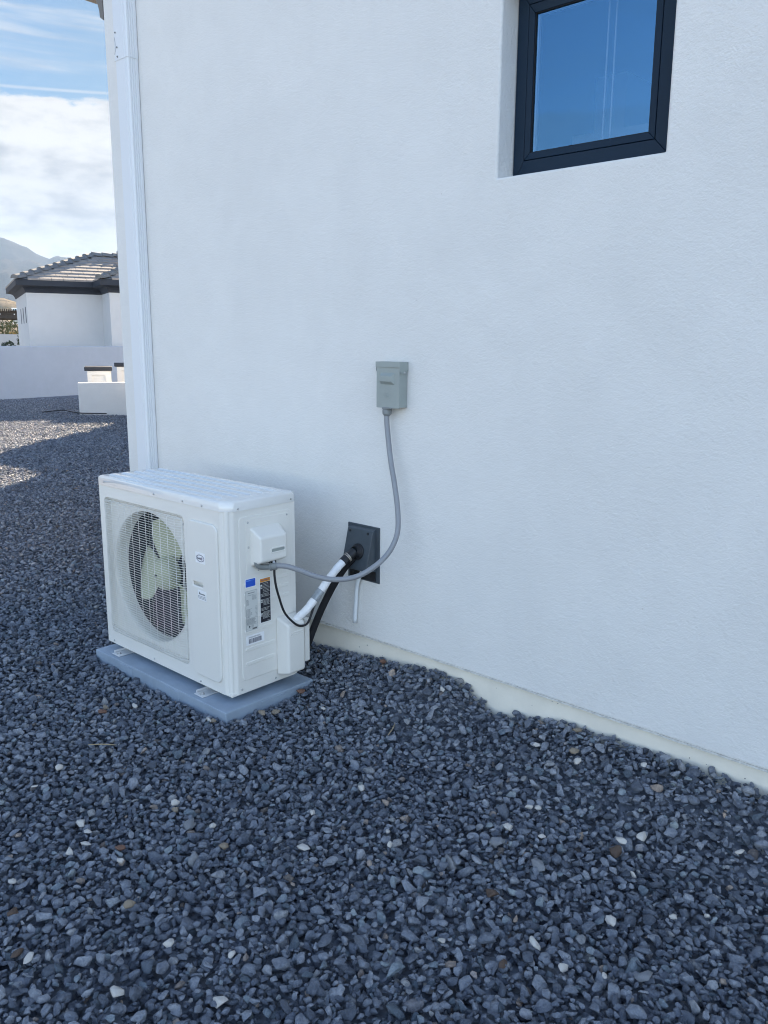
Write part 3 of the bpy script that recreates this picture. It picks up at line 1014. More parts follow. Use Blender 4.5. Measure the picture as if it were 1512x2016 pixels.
# blue sticker
bs = sticker('blue_sticker', us, 0.078, 0.131, 0.442, 0.480, M['white'], HL - 0.0012)
plate('blue_panel', rrect(0.0805, 0.1285, 0.4455, 0.4765, 0.003, 2), [], 0.0006, 0.0001, lambda p, q, h: us(p, q, h + HL - 0.0018), M['blue'], bs)
printing(bs, us, [(0.083, 0.1045, 0.4688, 0.4732)] + lines(0.106, 0.125, 0.4695, 0.4725, 1, 0.0015), M['lblue'], HL - 0.0022)
# silver rating plate
rp = sticker('rating_plate', us, 0.077, 0.1375, 0.262, 0.430, M['silver_lbl'], HL - 0.0012)
qs = [(0.0785, 0.136, 0.4277, 0.4283), (0.0785, 0.0789, 0.2645, 0.428), (0.1356, 0.136, 0.2645, 0.428), (0.0785, 0.136, 0.2643, 0.2648)]
qs += lines(0.090, 0.124, 0.416, 0.422, 1, 0.003, 0.02) + lines(0.088, 0.128, 0.407, 0.413, 1, 0.0012, 0.05)
qs += lines(0.110, 0.134, 0.388, 0.407, 5, 0.0013) + lines(0.080, 0.096, 0.368, 0.394, 6, 0.0013) + lines(0.080, 0.112, 0.318, 0.355, 9, 0.0014, 0.5)
qs += lines(0.126, 0.135, 0.318, 0.362, 8, 0.0012) + [(0.079, 0.136, 0.3145, 0.3153)] + lines(0.080, 0.134, 0.289, 0.313, 9, 0.0012, 0.3)
qs += [(0.079, 0.136, 0.2865, 0.2872), (0.079, 0.136, 0.2725, 0.273)] + lines(0.104, 0.118, 0.276, 0.285, 3, 0.0011)
printing(rp, us, qs, M['ink'], HL - 0.0016)
mk = MB()
mk.add([us(0.094 + 0.0042 * math.cos(i * math.pi / 6), 0.280 + 0.0042 * math.sin(i * math.pi / 6), HL - 0.0016) for i in range(12)], [tuple(range(12))])
mk.build('round_mark', M['ink'], rp)
printing(rp, us, [(0.109 + i * 0.0045, 0.1125 + i * 0.0045, 0.266, 0.2715) for i in range(5)], M['black_lbl'], HL - 0.0016, 'bold_mark')
# orange and black warning label
wl = sticker('warning_label', us, 0.150, 0.2065, 0.279, 0.4675, M['white'], HL - 0.0012)
printing(wl, us, [(0.1525, 0.204, 0.4505, 0.465)], M['orange'], HL - 0.0015, 'orange_band')
printing(wl, us, [(0.1525, 0.204, 0.2815, 0.4495)], M['black_lbl'], HL - 0.0015, 'black_field')
qs = []
for (za, zb_, n_l, xi) in ((0.405, 0.447, 7, 0.166), (0.388, 0.403, 3, 0.154), (0.352, 0.379, 6, 0.166), (0.330, 0.344, 3, 0.156), (0.296, 0.326, 8, 0.164)):
    qs += lines(xi, 0.203, za, zb_, n_l, 0.0015, 0.25)
qs += lines(0.186, 0.203, 0.284, 0.288, 1, 0.0014, 0.02)
qs += [(0.154, 0.163, 0.424, 0.441), (0.154, 0.163, 0.365, 0.379), (0.154, 0.162, 0.308, 0.321)]
printing(wl, us, qs, M['silver_lbl'], HL - 0.0019)
for zc in (0.432, 0.372, 0.3145):
    tr3 = MB()
    tr3.add([us(0.1555, zc - 0.004, HL - 0.0023), us(0.1615, zc - 0.004, HL - 0.0023), us(0.1585, zc + 0.0045, HL - 0.0023)], [(0, 1, 2)])
    tr3.build('hazard_mark', M['black_lbl'], wl)
printing(wl, us, lines(0.158, 0.200, 0.455, 0.461, 1, 0.003, 0.05), M['maroon'], HL - 0.0019, 'heading')
# barcode sticker
bc = sticker('barcode_sticker', us, 0.076, 0.168, 0.203, 0.243, M['white'], HL - 0.0012)
qs = lines(0.088, 0.150, 0.2315, 0.2375, 2, 0.0012, 0.1)
x = 0.088
while x < 0.152:
    w_ = rl.choice((0.0005, 0.0008, 0.0012, 0.002))
    qs.append((x, x + w_, 0.209, 0.2285))
    x += w_ + rl.choice((0.0006, 0.0009, 0.0014))
printing(bc, us, qs, M['navy'], HL - 0.0016, 'barcode')

# ------------------------------------------------------------------ electrical disconnect and its conduit
dis = thing('disconnect_box', (0.174, -0.025, 1.197), 'grey metal disconnect box with a rain hood fixed to the white wall', 'electrical box')
DX0, DX1, DZ0, DZ1, DYF = 0.1125, 0.2350, 1.197, 1.378, -0.0505


def df(p, q, h):
    return (p, DYF + h, q)


b_ = MB()
b_.box(DX0 + 0.001, DX1 - 0.001, DYF + 0.004, -0.002, DZ0 + 0.002, DZ1 - 0.006)
b_.build('case', M['box'], dis, bevel=0.0015, seg=1)
plate('cover', rrect(DX0 + 0.001, DX1 - 0.001, DZ0, DZ1 - 0.021, 0.002, 2), [], 0.0034, 0.001, df, M['box'], dis)
hk = MB()
hk.hexa([df(0.1363, 1.2885, 0.0004), df(0.2110, 1.2885, 0.0004), df(0.2110, 1.3355, 0.0004), df(0.1363, 1.3355, 0.0004),
         df(0.1395, 1.3015, -0.0115), df(0.2000, 1.3015, -0.0115), df(0.2000, 1.3225, -0.0115), df(0.1395, 1.3225, -0.0115)])
hk.build('raised_panel', M['box'], dis, bevel=0.0008, seg=1)
# rain hood with cheeks
hd = MB()
hd.box(DX0 - 0.0025, DX1 + 0.0025, DYF - 0.003, -0.001, DZ1 - 0.003, DZ1)
hd.box(DX0 - 0.0025, DX1 + 0.0025, DYF - 0.003, DYF - 0.0008, DZ1 - 0.021, DZ1 - 0.003)
for xa in (DX0 - 0.0025, DX1 + 0.0003):
    poly = [(DYF - 0.0008, DZ1 - 0.003), (DYF - 0.0008, DZ1 - 0.034), (DYF + 0.010, DZ1 - 0.047), (-0.012, DZ1 - 0.047), (-0.006, DZ1 - 0.036), (-0.001, DZ1 - 0.036), (-0.001, DZ1 - 0.003)]
    hd.prism(poly, lambda p, q, h: (h, p, q), xa, xa + 0.0022)
hd.build('rain_hood', M['box'], dis)
rv = copy_under(screw0, dis, Vector((DX1 + 0.0025, -0.024, DZ1 - 0.042)) - dis.location, (0, 0, R(90)))
rv.name = 'screw'
em = MB()
pts = [df(0.170 + 0.0235 * math.cos(2 * math.pi * i / 28), 1.245 + 0.0105 * math.sin(2 * math.pi * i / 28), 0.0) for i in range(29)]
em.tube(pts, 0.0009, 5, caps=False)
em.build('embossed_oval', M['box'], dis, smooth=True)
em = MB()
for x in (0.163, 0.167, 0.173, 0.177):
    em.tube([df(x, 1.240, 0.0), df(x + 0.001, 1.2495, 0.0)], 0.0008, 4)
em.build('embossed_mark', M['box'], dis)
tb = MB()
tb.box(0.146, 0.190, DYF - 0.0030, DYF + 0.012, DZ0 - 0.004, DZ0 + 0.002)
tb.build('latch_tab', M['fitting'], dis, bevel=0.001, seg=1)

nut = MB()
NX, NY = 0.1560, -0.034
cnd = thing('conduit', (0.06, -0.2, 0.52), 'grey flexible conduit looping from the disconnect box down to the outdoor unit', 'conduit')
nut.lathe([(0.010, 0.0), (0.0205, -0.001), (0.0205, -0.005), (0.018, -0.007), (0.0185, -0.010), (0.0195, -0.013), (0.0185, -0.026), (0.0130, -0.032), (0.011, -0.034)], (NX, NY, DZ0 - 0.0005), (0, 0, 1), 12)
nut.build('connector', M['fitting'], cnd, smooth=True, angle=30)
XE = -0.068
cpts = [(NX, NY, 1.175), (0.1565, -0.0365, 1.150), (0.1649, -0.040, 1.1002), (0.1915, -0.050, 0.9903), (0.2235, -0.060, 0.8916), (0.250, -0.070, 0.7927), (0.2643, -0.085, 0.7138), (0.260, -0.110, 0.6547),
        (0.2437, -0.140, 0.6091), (0.2201, -0.180, 0.5726), (0.1826, -0.220, 0.5398), (0.1423, -0.260, 0.5254), (0.0962, -0.300, 0.5235), (0.0556, -0.345, 0.5385), (0.0157, -0.390, 0.563),
        (-0.018, -0.418, 0.577), (-0.045, -0.437, 0.580), (XE, -0.452, 0.577)]
cb = MB()
cb.tube(smoothpts(cpts, 5), 0.0108, 14)
cb.build('tubing', M['conduit'], cnd, smooth=True, angle=180)
# end fitting: gland ring, elbow up into the terminal cover
ed = MB()
pA, pB = Vector((-0.058, -0.446, 0.5785)), Vector((-0.076, -0.4585, 0.5755))
ax = (pB - pA).normalized()
ed.lathe([(0.010, -0.002), (0.0150, 0.0), (0.0155, 0.012), (0.0150, 0.020), (0.0175, 0.0205), (0.0175, 0.027), (0.012, 0.028)], pA, ax, 16)
ed.build('gland_ring', M['fitting'], cnd, smooth=True, angle=35)
el_ = MB()
el_.tube(smoothpts([tuple(pB), (-0.088, -0.474, 0.574), (-0.093, -0.497, 0.578), (-0.094, -0.512, 0.588), (-0.094, -0.518, 0.604)], 5), [0.0115] * 21, 12)
el_.build('elbow', M['fitting'], cnd, smooth=True, angle=180)
lk = MB()
lk.box(-0.092, -0.070, -0.462, -0.436, 0.588, 0.600)
lk.build('locknut', M['gasket'], cnd, bevel=0.003)
lk = MB()
lk.lathe([(0.0, -0.006), (0.005, -0.005), (0.006, 0.0), (0.006, 0.012)], (-0.068, -0.452, 0.594), (-0.6, 0.4, -0.5), 10)
lk.build('clamp_screw', M['screw'], cnd, smooth=True)

# ------------------------------------------------------------------ wall boot, line set, loose wire, drain tube
boot = thing('wall_boot', (-0.003, -0.01, 0.437), 'dark slate wedge shaped pipe entry cover on the wall beside the outdoor unit', 'pipe cover')


def wp(x, y, z):
    return (x, y, z)


fl = MB()
fl.hexa([(-0.096, -0.006, 0.4375), (0.091, -0.006, 0.4375), (0.091, -0.006, 0.684), (-0.096, -0.006, 0.684)] + [(-0.096, 0.004, 0.4375), (0.091, 0.004, 0.4375), (0.091, 0.004, 0.684), (-0.096, 0.004, 0.684)])
fl.build('flange', M['slate'], boot, bevel=0.002, seg=1)
wd = MB()
wd.hexa([(-0.082, -0.004, 0.488), (0.074, -0.004, 0.488), (0.074, -0.004, 0.676), (-0.082, -0.004, 0.676),
         (-0.078, -0.066, 0.498), (0.070, -0.066, 0.498), (0.070, -0.024, 0.668), (-0.078, -0.024, 0.668)])
wd.build('wedge', M['slate'], boot, bevel=0.003, seg=2)
ls_ = MB()
ls_.box(-0.080, 0.072, -0.012, -0.006, 0.445, 0.487)
ls_.build('lower_plate', M['black'], boot, bevel=0.001, seg=1)
for (x, y, z) in ((-0.060, -0.0282, 0.655), (0.045, -0.0282, 0.655), (0.040, -0.0128, 0.462), (-0.060, -0.0128, 0.462)):
    h_ = MB()
    h_.lathe([(0.0, -0.0012), (0.0055, -0.001), (0.0065, 0.004)], (x, y, z), (0, 1, -0.12), 12)
    h_.build('screw_cap', M['black'], boot)
gr_ = MB()
nrm = Vector((0, -1, 0.247)).normalized()
bc0 = Vector((0.004, -0.0475, 0.574))
gr_.lathe([(0.0355, -0.002), (0.0355, 0.004), (0.033, 0.007), (0.029, 0.0075), (0.0255, 0.012), (0.021, 0.026)], bc0, nrm, 28)
gr_.build('rubber_gland', M['black'], boot, smooth=True)

lset = thing('line_set', (-0.04, -0.2, 0.43), 'white wrapped refrigerant pipe running from the wall cover to the unit valve cover', 'pipe')
p0 = bc0 + nrm * 0.018
wpts = [tuple(p0 + Vector((0, 0, 0))), (-0.004, -0.088, 0.562), (-0.0095, -0.108, 0.549), (-0.0184, -0.155, 0.5125), (-0.0285, -0.205, 0.461), (-0.038, -0.255, 0.408), (-0.0530, -0.295, 0.360), (-0.0737, -0.322, 0.3296), (-0.082, -0.332, 0.315)]
sp_ = smoothpts(wpts, 6)
boots = MB()
boots.tube(sp_[0:15], [0.020] * 9 + [0.0195] * 6, 14)
boots.build('sleeve', M['black'], lset, smooth=True, angle=60)
wt = MB()
wt.tube(sp_[13:], [0.0166 + 0.0006 * math.sin(i * 1.7) for i in range(len(sp_) - 13)], 14)
wt.build('white_insulation', M['insul'], lset, smooth=True, angle=180)
tp = MB()
tp.tube(sp_[27:32], 0.0180, 14)
tp.build('tape_band', M['tape'], lset, smooth=True, angle=60)
for k, dd in enumerate((0.0, 0.010)):
    c_ = Vector(sp_[8 + k * 2])
    d_ = (Vector(sp_[10 + k * 2]) - Vector(sp_[7 + k * 2])).normalized()
    z_ = MB()
    z_.lathe([(0.0205, -0.0022), (0.0216, -0.0020), (0.0216, 0.0020), (0.0205, 0.0022)], c_, d_, 18)
    z_.build('cable_tie', M['clamp'], lset)
bk = thing('drain_pipe', (-0.09, -0.17, 0.1), 'black foam covered pipe slanting down behind the white pipe to the gravel', 'pipe')
bt = MB()
bt.tube(smoothpts([(-0.012, -0.055, 0.545), (-0.035, -0.085, 0.505), (-0.064, -0.125, 0.430), (-0.088, -0.170, 0.335), (-0.100, -0.210, 0.250), (-0.110, -0.244, 0.17), (-0.150, -0.268, 0.07)], 6), 0.0155, 12)
bt.build('foam_tube', M['blackfoam'], bk, smooth=True, angle=180)
wr = MB()
wr.tube(smoothpts([(-0.064, -0.452, 0.572), (-0.064, -0.4535, 0.545), (-0.062, -0.449, 0.498), (-0.060, -0.436, 0.448), (-0.055, -0.414, 0.380), (-0.046, -0.382, 0.335), (-0.042, -0.345, 0.306), (-0.043, -0.305, 0.302), (-0.046, -0.280, 0.325), (-0.045, -0.262, 0.365), (-0.040, -0.240, 0.410)], 6), 0.0048, 8)
tag(wr.build('loose_wire', M['black'], None, smooth=True, angle=180), 'thin black wire hanging in a loop from the conduit fitting beside the labels', 'wire')
dt = MB()
dt.tube(smoothpts([(0.004, -0.020, 0.480), (-0.016, -0.022, 0.440), (-0.030, -0.018, 0.40), (-0.037, -0.016, 0.34), (-0.047, -0.014, 0.235)], 6), 0.0088, 12)
tag(dt.build('drain_tube', M['hose'], None, smooth=True, angle=180), 'short white tube hanging down the wall below the slate cover', 'tube')

# ------------------------------------------------------------------ gravel
rng = np.random.default_rng(5)


def rock_mesh(name, seed, npts=15, rounded=0.0):
    r_ = np.random.default_rng(seed)
    pts = r_.normal(size=(npts, 3))
    pts /= np.linalg.norm(pts, axis=1)[:, None]
    pts *= r_.uniform(0.82, 1.0, size=(npts, 1))
    pts *= np.array([0.5, 0.36 * r_.uniform(0.72, 1.25), 0.25 * r_.uniform(0.75, 1.3)])
    bm = bmesh.new()
    for p in pts:
        bm.verts.new(p)
    res = bmesh.ops.convex_hull(bm, input=bm.verts)
    bmesh.ops.delete(bm, geom=[e for e in res.get('geom_interior', []) if isinstance(e, bmesh.types.BMVert)], context='VERTS')
    bmesh.ops.dissolve_limit(bm, angle_limit=R(14), verts=bm.verts, edges=bm.edges)
    bmesh.ops.bevel(bm, geom=list(bm.edges), offset=0.055 + rounded, segments=2, profile=0.5, affect='EDGES', clamp_overlap=True)
    bmesh.ops.triangulate(bm, faces=bm.faces)
    me = bpy.data.meshes.new(name)
    bm.to_mesh(me)
    bm.free()
    return me


stones = bpy.data.collections.new('gravel_kinds')      # source shapes only, not linked to the scene
NK = 28
for k in range(NK):
    me = rock_mesh('gravel_stone', 100 + k, 11 + k % 8)
    me.materials.append(M['stone'])
    me.polygons.foreach_set('use_smooth', [True] * len(me.polygons))
    try:
        me.set_sharp_from_angle(angle=R(28))
    except Exception:
        pass
    stones.objects.link(bpy.data.objects.new('gravel_stone_%02d' % k, me))


def in_solid(x, y):
    bad = (x > PX0 - 0.004) & (x < PX1 + 0.006) & (y > PY0 - 0.006) & (y < PY1 + 0.004)
    bad |= (y > 0.010) & (x > XW0 + 0.006)
    bad |= (y > 4.78) & (x > -9.52)
    bad |= (y > 6.54) & (x > -12.81)
    bad |= (x < -19.64)
    # behind the low diagonal planter wall
    bad |= ((x + 13.48) * 0.76 - (y - 5.69) * 0.65 < -0.02) & (((x + 13.48) * 0.65 + (y - 5.69) * 0.76) > -0.02) & (((x + 13.48) * 0.76 - (y - 5.69) * 0.65) > -0.32)
    return bad


# near field: dropped one on another
cell = 0.006
NX0, NY0, NXN, NYN = -6.2, -3.0, int(9.2 / cell), int(5.0 / cell)
HM = ground_z((NX0 + (np.arange(NXN) + .5) * cell)[:, None], (NY0 + (np.arange(NYN) + .5) * cell)[None, :]) - 0.032
xm, ym = [], []
cxy = np.array([CAM.x, CAM.y])
fxy = np.array([fw.x, fw.y]) / math.hypot(fw.x, fw.y)
cand = rng.uniform([-6.0, -2.9], [2.9, 1.9], size=(480000, 2))
area = 8.9 * 4.8
dvec = cand - cxy
fwd = dvec @ fxy
lat = dvec @ np.array([fxy[1], -fxy[0]])
vis = (fwd > 0.75) & (np.abs(lat) < 0.62 * fwd + 0.55) & ~in_solid(cand[:, 0], cand[:, 1])
cand = cand[vis]
dist = np.linalg.norm(cand - cxy, axis=1)
keep = rng.random(len(cand)) < np.where(dist < 5.0, 1.0, 0.8)
cand = cand[keep]
L = np.clip(rng.lognormal(math.log(0.0248), 0.36, len(cand)), 0.013, 0.062)
order = np.argsort(-L + rng.normal(0, 0.010, len(L)))      # bigger stones tend to go down first, finer ones fill in
cand, L = cand[order], L[order]
# shuffle so that some large stones lie on top
perm = np.concatenate([np.arange(len(L))[: int(len(L) * .0)], rng.permutation(len(L))])
cand, L = cand[perm], L[perm]
zs = np.empty(len(L))
ok = np.ones(len(L), bool)
for i in range(len(L)):
    x, y = cand[i]
    r_ = L[i] * 0.36
    a0, a1 = int((x - r_ - NX0) / cell), int((x + r_ - NX0) / cell) + 1
    b0, b1 = int((y - r_ - NY0) / cell), int((y + r_ - NY0) / cell) + 1
    if a0 < 0 or b0 < 0 or a1 >= NXN or b1 >= NYN:
        ok[i] = False
        continue
    pt = HM[a0:a1, b0:b1]
    mean, mx = pt.mean(), pt.max()
    base = 0.62 * mean + 0.38 * mx
    gz = ground_z(x, y)
    if base > gz + 0.006:          # the layer is thick enough here
        ok[i] = False
        continue
    th = L[i] * 0.26
    zs[i] = base + th * 0.42
    np.maximum(pt, base + th * 0.86, out=pt)
P1 = np.column_stack([cand[ok], zs[ok]])
L1 = L[ok]
# far field along the side of the house
cand = []
for (da, db, dens) in ((5.5, 9.0, 2600), (9.0, 14.5, 1900), (14.5, 23.5, 1100)):
    n_ = int(dens * 0.5 * R(30) * (db * db - da * da))
    a = rng.uniform(R(46), R(76), n_)
    d_ = np.sqrt(rng.uniform(da * da, db * db, n_))
    cand.append(np.column_stack([CAM.x - np.sin(a) * d_, CAM.y + np.cos(a) * d_]))
cand = np.concatenate(cand)
bad = in_solid(cand[:, 0], cand[:, 1]) | ((cand[:, 0] > -6.0) & (cand[:, 1] > -2.9) & (cand[:, 1] < 1.9))
cand = cand[~bad]
L2 = np.clip(rng.lognormal(math.log(0.033), 0.30, len(cand)), 0.014, 0.065)
z2 = ground_z(cand[:, 0], cand[:, 1]) - 0.018 + rng.uniform(0, 0.014, len(cand))
P = np.concatenate([P1, np.column_stack([cand, z2])])
LL = np.concatenate([L1, L2])
n_ = len(P)
print('gravel stones', n_, len(P1))
me = bpy.data.meshes.new('gravel')
me.vertices.add(n_)
me.vertices.foreach_set('co', P.astype(np.float32).ravel())
rot = np.column_stack([rng.normal(0, 0.42, n_), rng.normal(0, 0.42, n_), rng.uniform(0, 6.283, n_)]).astype(np.float32)
flip = rng.random(n_) < 0.5
rot[flip, 0] += math.pi
scl = (LL[:, None] * rng.uniform(0.88, 1.12, (n_, 3))).astype(np.float32)
tone = rng.random(n_)
a_ = me.attributes.new('rot', 'FLOAT_VECTOR', 'POINT')
a_.data.foreach_set('vector', rot.ravel())
a_ = me.attributes.new('scl', 'FLOAT_VECTOR', 'POINT')
a_.data.foreach_set('vector', scl.ravel())
a_ = me.attributes.new('kindex', 'INT', 'POINT')
a_.data.foreach_set('value', rng.integers(0, NK, n_).astype(np.int32))
for nm, arr in (('tone', tone), ('hue', rng.random(n_))):
    a_ = me.attributes.new(nm, 'FLOAT', 'POINT')
    a_.data.foreach_set('value', arr.astype(np.float32))
gv = bpy.data.objects.new('gravel', me)
COL.objects.link(gv)
tag(gv, kind='stuff')
gv['label'] = 'dark slate grey gravel covering the ground'
ng = bpy.data.node_groups.new('scatter_gravel', 'GeometryNodeTree')
ng.interface.new_socket('Geometry', in_out='INPUT', socket_type='NodeSocketGeometry')
ng.interface.new_socket('Geometry', in_out='OUTPUT', socket_type='NodeSocketGeometry')
gi, go = ng.nodes.new('NodeGroupInput'), ng.nodes.new('NodeGroupOutput')
ci = ng.nodes.new('GeometryNodeCollectionInfo')
ci.inputs[0].default_value = stones
ci.inputs[1].default_value = True
ci.inputs[2].default_value = True
iop = ng.nodes.new('GeometryNodeInstanceOnPoints')


def named(nm, typ):
    nd = ng.nodes.new('GeometryNodeInputNamedAttribute')
    nd.data_type = typ
    nd.inputs[0].default_value = nm
    return nd.outputs[0]


ng.links.new(gi.outputs[0], iop.inputs['Points'])
ng.links.new(ci.outputs[0], iop.inputs['Instance'])
iop.inputs['Pick Instance'].default_value = True
ng.links.new(named('kindex', 'INT'), iop.inputs['Instance Index'])
ng.links.new(named('rot', 'FLOAT_VECTOR'), iop.inputs['Rotation'])
ng.links.new(named('scl', 'FLOAT_VECTOR'), iop.inputs['Scale'])
ng.links.new(iop.outputs[0], go.inputs[0])
gv.modifiers.new('scatter', 'NODES').node_group = ng

# single pebbles that stand out from the dark gravel
PEB = [('white', -0.145, -1.432, 0.0262), ('white', -0.187, -1.325, 0.038), ('white', 0.156, -1.427, 0.0366), ('white', 0.21, -1.433, 0.0282), ('white', 0.271, -1.472, 0.0322), ('white', 0.279, -1.525, 0.0314), ('white', 0.428, -1.449, 0.0348), ('white', 0.276, -1.167, 0.037), ('white', 0.471, -1.164, 0.0255), ('white', 0.285, -1.693, 0.0245), ('white', 0.852, -1.704, 0.0378), ('white', 0.805, -1.538, 0.0311), ('white', 0.609, -1.796, 0.0366), ('white', 0.951, -1.457, 0.024), ('white', 1.158, -0.176, 0.0313), ('white', 1.15, -0.576, 0.0359), ('white', 1.249, -0.541, 0.0278), ('white', 1.474, -0.35, 0.0396), ('white', 1.437, -0.407, 0.0389), ('white', 1.525, -0.514, 0.0245), ('white', 1.676, -0.595, 0.0244), ('white', 1.568, -0.729, 0.0329), ('white', 1.473, -0.936, 0.0395), ('white', 1.562, -0.954, 0.0303), ('white', 1.742, -0.542, 0.0276), ('white', 1.138, -0.439, 0.031), ('white', 1.159, -0.42, 0.0245), ('white', 1.352, -0.087, 0.0277), ('white', 0.136, -0.382, 0.0312), ('white', 0.659, -0.703, 0.0322), ('white', 0.894, -0.832, 0.0278), ('white', 0.946, -0.885, 0.0278), ('white', 0.516, -0.095, 0.0276), ('white', 0.993, -0.165, 0.0316), ('white', 1.721, -0.25, 0.0288), ('white', 0.649, -0.915, 0.0244), ('white', -0.452, -0.875, 0.0378), ('white', -0.128, -0.749, 0.0332), ('white', 1.151, -0.572, 0.0346), ('white', 1.297, -1.08, 0.0271), ('white', 0.763, -1.056, 0.0404), ('white', 1.042, -1.56, 0.0382), ('white', 1.646, -0.913, 0.026), ('tan', -0.114, -0.735, 0.0315), ('tan', -0.028, -0.562, 0.0383), ('tan', -0.004, -0.513, 0.0381), ('tan', 0.587, -1.209, 0.0421), ('tan', -0.526, -0.964, 0.033), ('tan', 1.073, -0.03, 0.0402), ('tan', 0.615, -1.531, 0.0374), ('tan', 0.306, -1.187, 0.0309), ('tan', 1.124, -0.139, 0.0359), ('rust', -0.479, -1.003, 0.0437), ('rust', -0.055, -0.331, 0.043), ('rust', 0.37, -1.417, 0.0366), ('rust', 0.139, -0.03, 0.0382), ('brown', 0.426, -1.752, 0.0311), ('brown', 0.573, -1.807, 0.0355), ('brown', 1.441, -0.455, 0.0471), ('brown', 1.286, -0.853, 0.0391), ('brown', 1.452, -1.045, 0.034), ('grey', 0.577, -1.31, 0.0507), ('grey', 0.411, -1.209, 0.0546), ('grey', 1.169, -0.66, 0.0539), ('grey', 1.717, -0.853, 0.0463), ('grey', 1.317, -0.67, 0.0479)]
pm = [rock_mesh('pebble', 300 + k, 16 + k % 5, 0.05) for k in range(6)]
for m_ in pm:
    m_.polygons.foreach_set('use_smooth', [True] * len(m_.polygons))
desc = {'white': ('small off white pebble lying among the dark gravel', 'off white pebbles among the gravel'),
        'tan': ('small tan pebble lying among the dark gravel', 'tan pebbles among the gravel'),
        'rust': ('rusty red brown stone lying among the dark gravel', 'rusty stones among the gravel'),
        'brown': ('dark brown stone lying among the grey gravel', 'brown stones among the gravel'),
        'grey': ('large pale grey stone lying among the dark gravel', 'pale grey stones among the gravel')}
ki = {}
OWN = {'rust': ['rusty red stone on the gravel in front of the left half of the pad', 'reddish stone against the right rear edge of the pad',
                'long orange brown stone on the gravel at the lower left of the picture', 'small rusty stone on the gravel at the foot of the house wall'],
       'brown': ['brown mottled stone at the far left edge of the gravel', 'dark brown stone near the left edge in the lower left corner',
                 'brown stone on the open gravel at right below the wall', 'brown stone low in the middle right of the gravel', 'lowest brown stone right of the picture centre'],
       'grey': ['wide flat pale grey stone below the pad near the lower left', 'pale grey upright stone in the gravel below the pad', 'pale bluish grey stone right of the middle of the gravel',
                'rounded pale grey stone near the lower right corner', 'pale grey stone on the right side of the gravel below the wall'],
       'tan': ['tan pebble touching the front corner of the pad', 'tan pebble along the right side of the pad', 'second tan pebble along the right side of the pad, nearer the wall', 'round tan pebble straight below the pad corner',
               'tan pebble in front of the left half of the pad', 'pinkish tan stone touching the wall footing', 'tan pebble low on the left of the gravel', 'tan pebble left of centre below the pad', 'tan pebble on the right below the wall']}
meshes = {}
for k, (kind, x, y, size) in enumerate(PEB):
    key = (kind, k % 6)
    if key not in meshes:
        q = pm[k % 6].copy()
        q.materials.clear()
        q.materials.append(M['pebble_' + kind])
        meshes[key] = q
    a0, b0 = int((x - NX0) / cell), int((y - NY0) / cell)
    z_ = float(HM[a0 - 2:a0 + 3, b0 - 2:b0 + 3].mean())
    o = bpy.data.objects.new('pebble', meshes[key])
    COL.objects.link(o)
    size *= 1.15
    o.scale = (size, size, size)
    o.location = (x, y, z_ + size * 0.17)
    o.rotation_euler = (random.gauss(0, .3), random.gauss(0, .3), random.uniform(0, 6.28))
    ki[kind] = ki.get(kind, -1) + 1
    own = OWN.get(kind, [])
    tag(o, own[ki[kind]] if ki[kind] < len(own) else desc[kind][0], 'pebble', desc[kind][1])
# dry bits of grass
for (a, b_, lab) in (((-0.253, -1.182), (-0.150, -1.128), 'long straw coloured dry stalk lying on gravel left of the pad corner'),
                     ((0.489, -0.385), (0.462, -0.315), 'short curled dry grass blade sticking up from gravel near the wall')):
    z_ = float(ground_z(*a)) + 0.020
    tw = MB()
    mid = ((a[0] + b_[0]) / 2 + 0.006, (a[1] + b_[1]) / 2, z_ + 0.012)
    tw.tube(smoothpts([(a[0], a[1], z_), mid, (b_[0], b_[1], z_ + 0.015)], 5), [0.0012, 0.0016, 0.0018, 0.0020, 0.0020, 0.0020, 0.0018, 0.0018, 0.0016, 0.0012, 0.0006], 6)
    tag(tw.build('dry_stalk', M['dry'], None, smooth=True), lab, 'dry grass')
# dark hose lying in front of the low wall
hs = MB()
hs.tube(smoothpts([(-14.2, 5.25, 0.03), (-13.9, 5.52, 0.07), (-13.62, 5.60, 0.05), (-13.40, 5.72, 0.03), (-13.0, 6.02, 0.03)], 6), 0.011, 8)
tag(hs.build('hose', M['black'], None, smooth=True, angle=180), 'dark hose lying on gravel at the foot of the low white wall', 'hose')

# ------------------------------------------------------------------ across the gravel: walls and pillars
fn_ = MB()
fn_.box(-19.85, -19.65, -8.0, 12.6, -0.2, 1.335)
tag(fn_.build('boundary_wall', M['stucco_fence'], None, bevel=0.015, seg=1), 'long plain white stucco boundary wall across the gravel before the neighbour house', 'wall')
u_ = Vector((0.48, 0.877, 0)).normalized()
v_ = Vector((-u_.y, u_.x, 0))
o_ = Vector((-13.47, 5.685, 0))
lw = MB()
c_ = [o_, o_ + u_ * 1.40, o_ + u_ * 1.40 + v_ * 0.28, o_ + v_ * 0.28]
lw.hexa([(p.x, p.y, -0.1) for p in c_] + [(p.x, p.y, 0.637) for p in c_])
tag(lw.build('low_wall', M['stucco_far'], None, bevel=0.012, seg=1), 'low white stucco planter wall in front of the short capped pillars', 'wall')


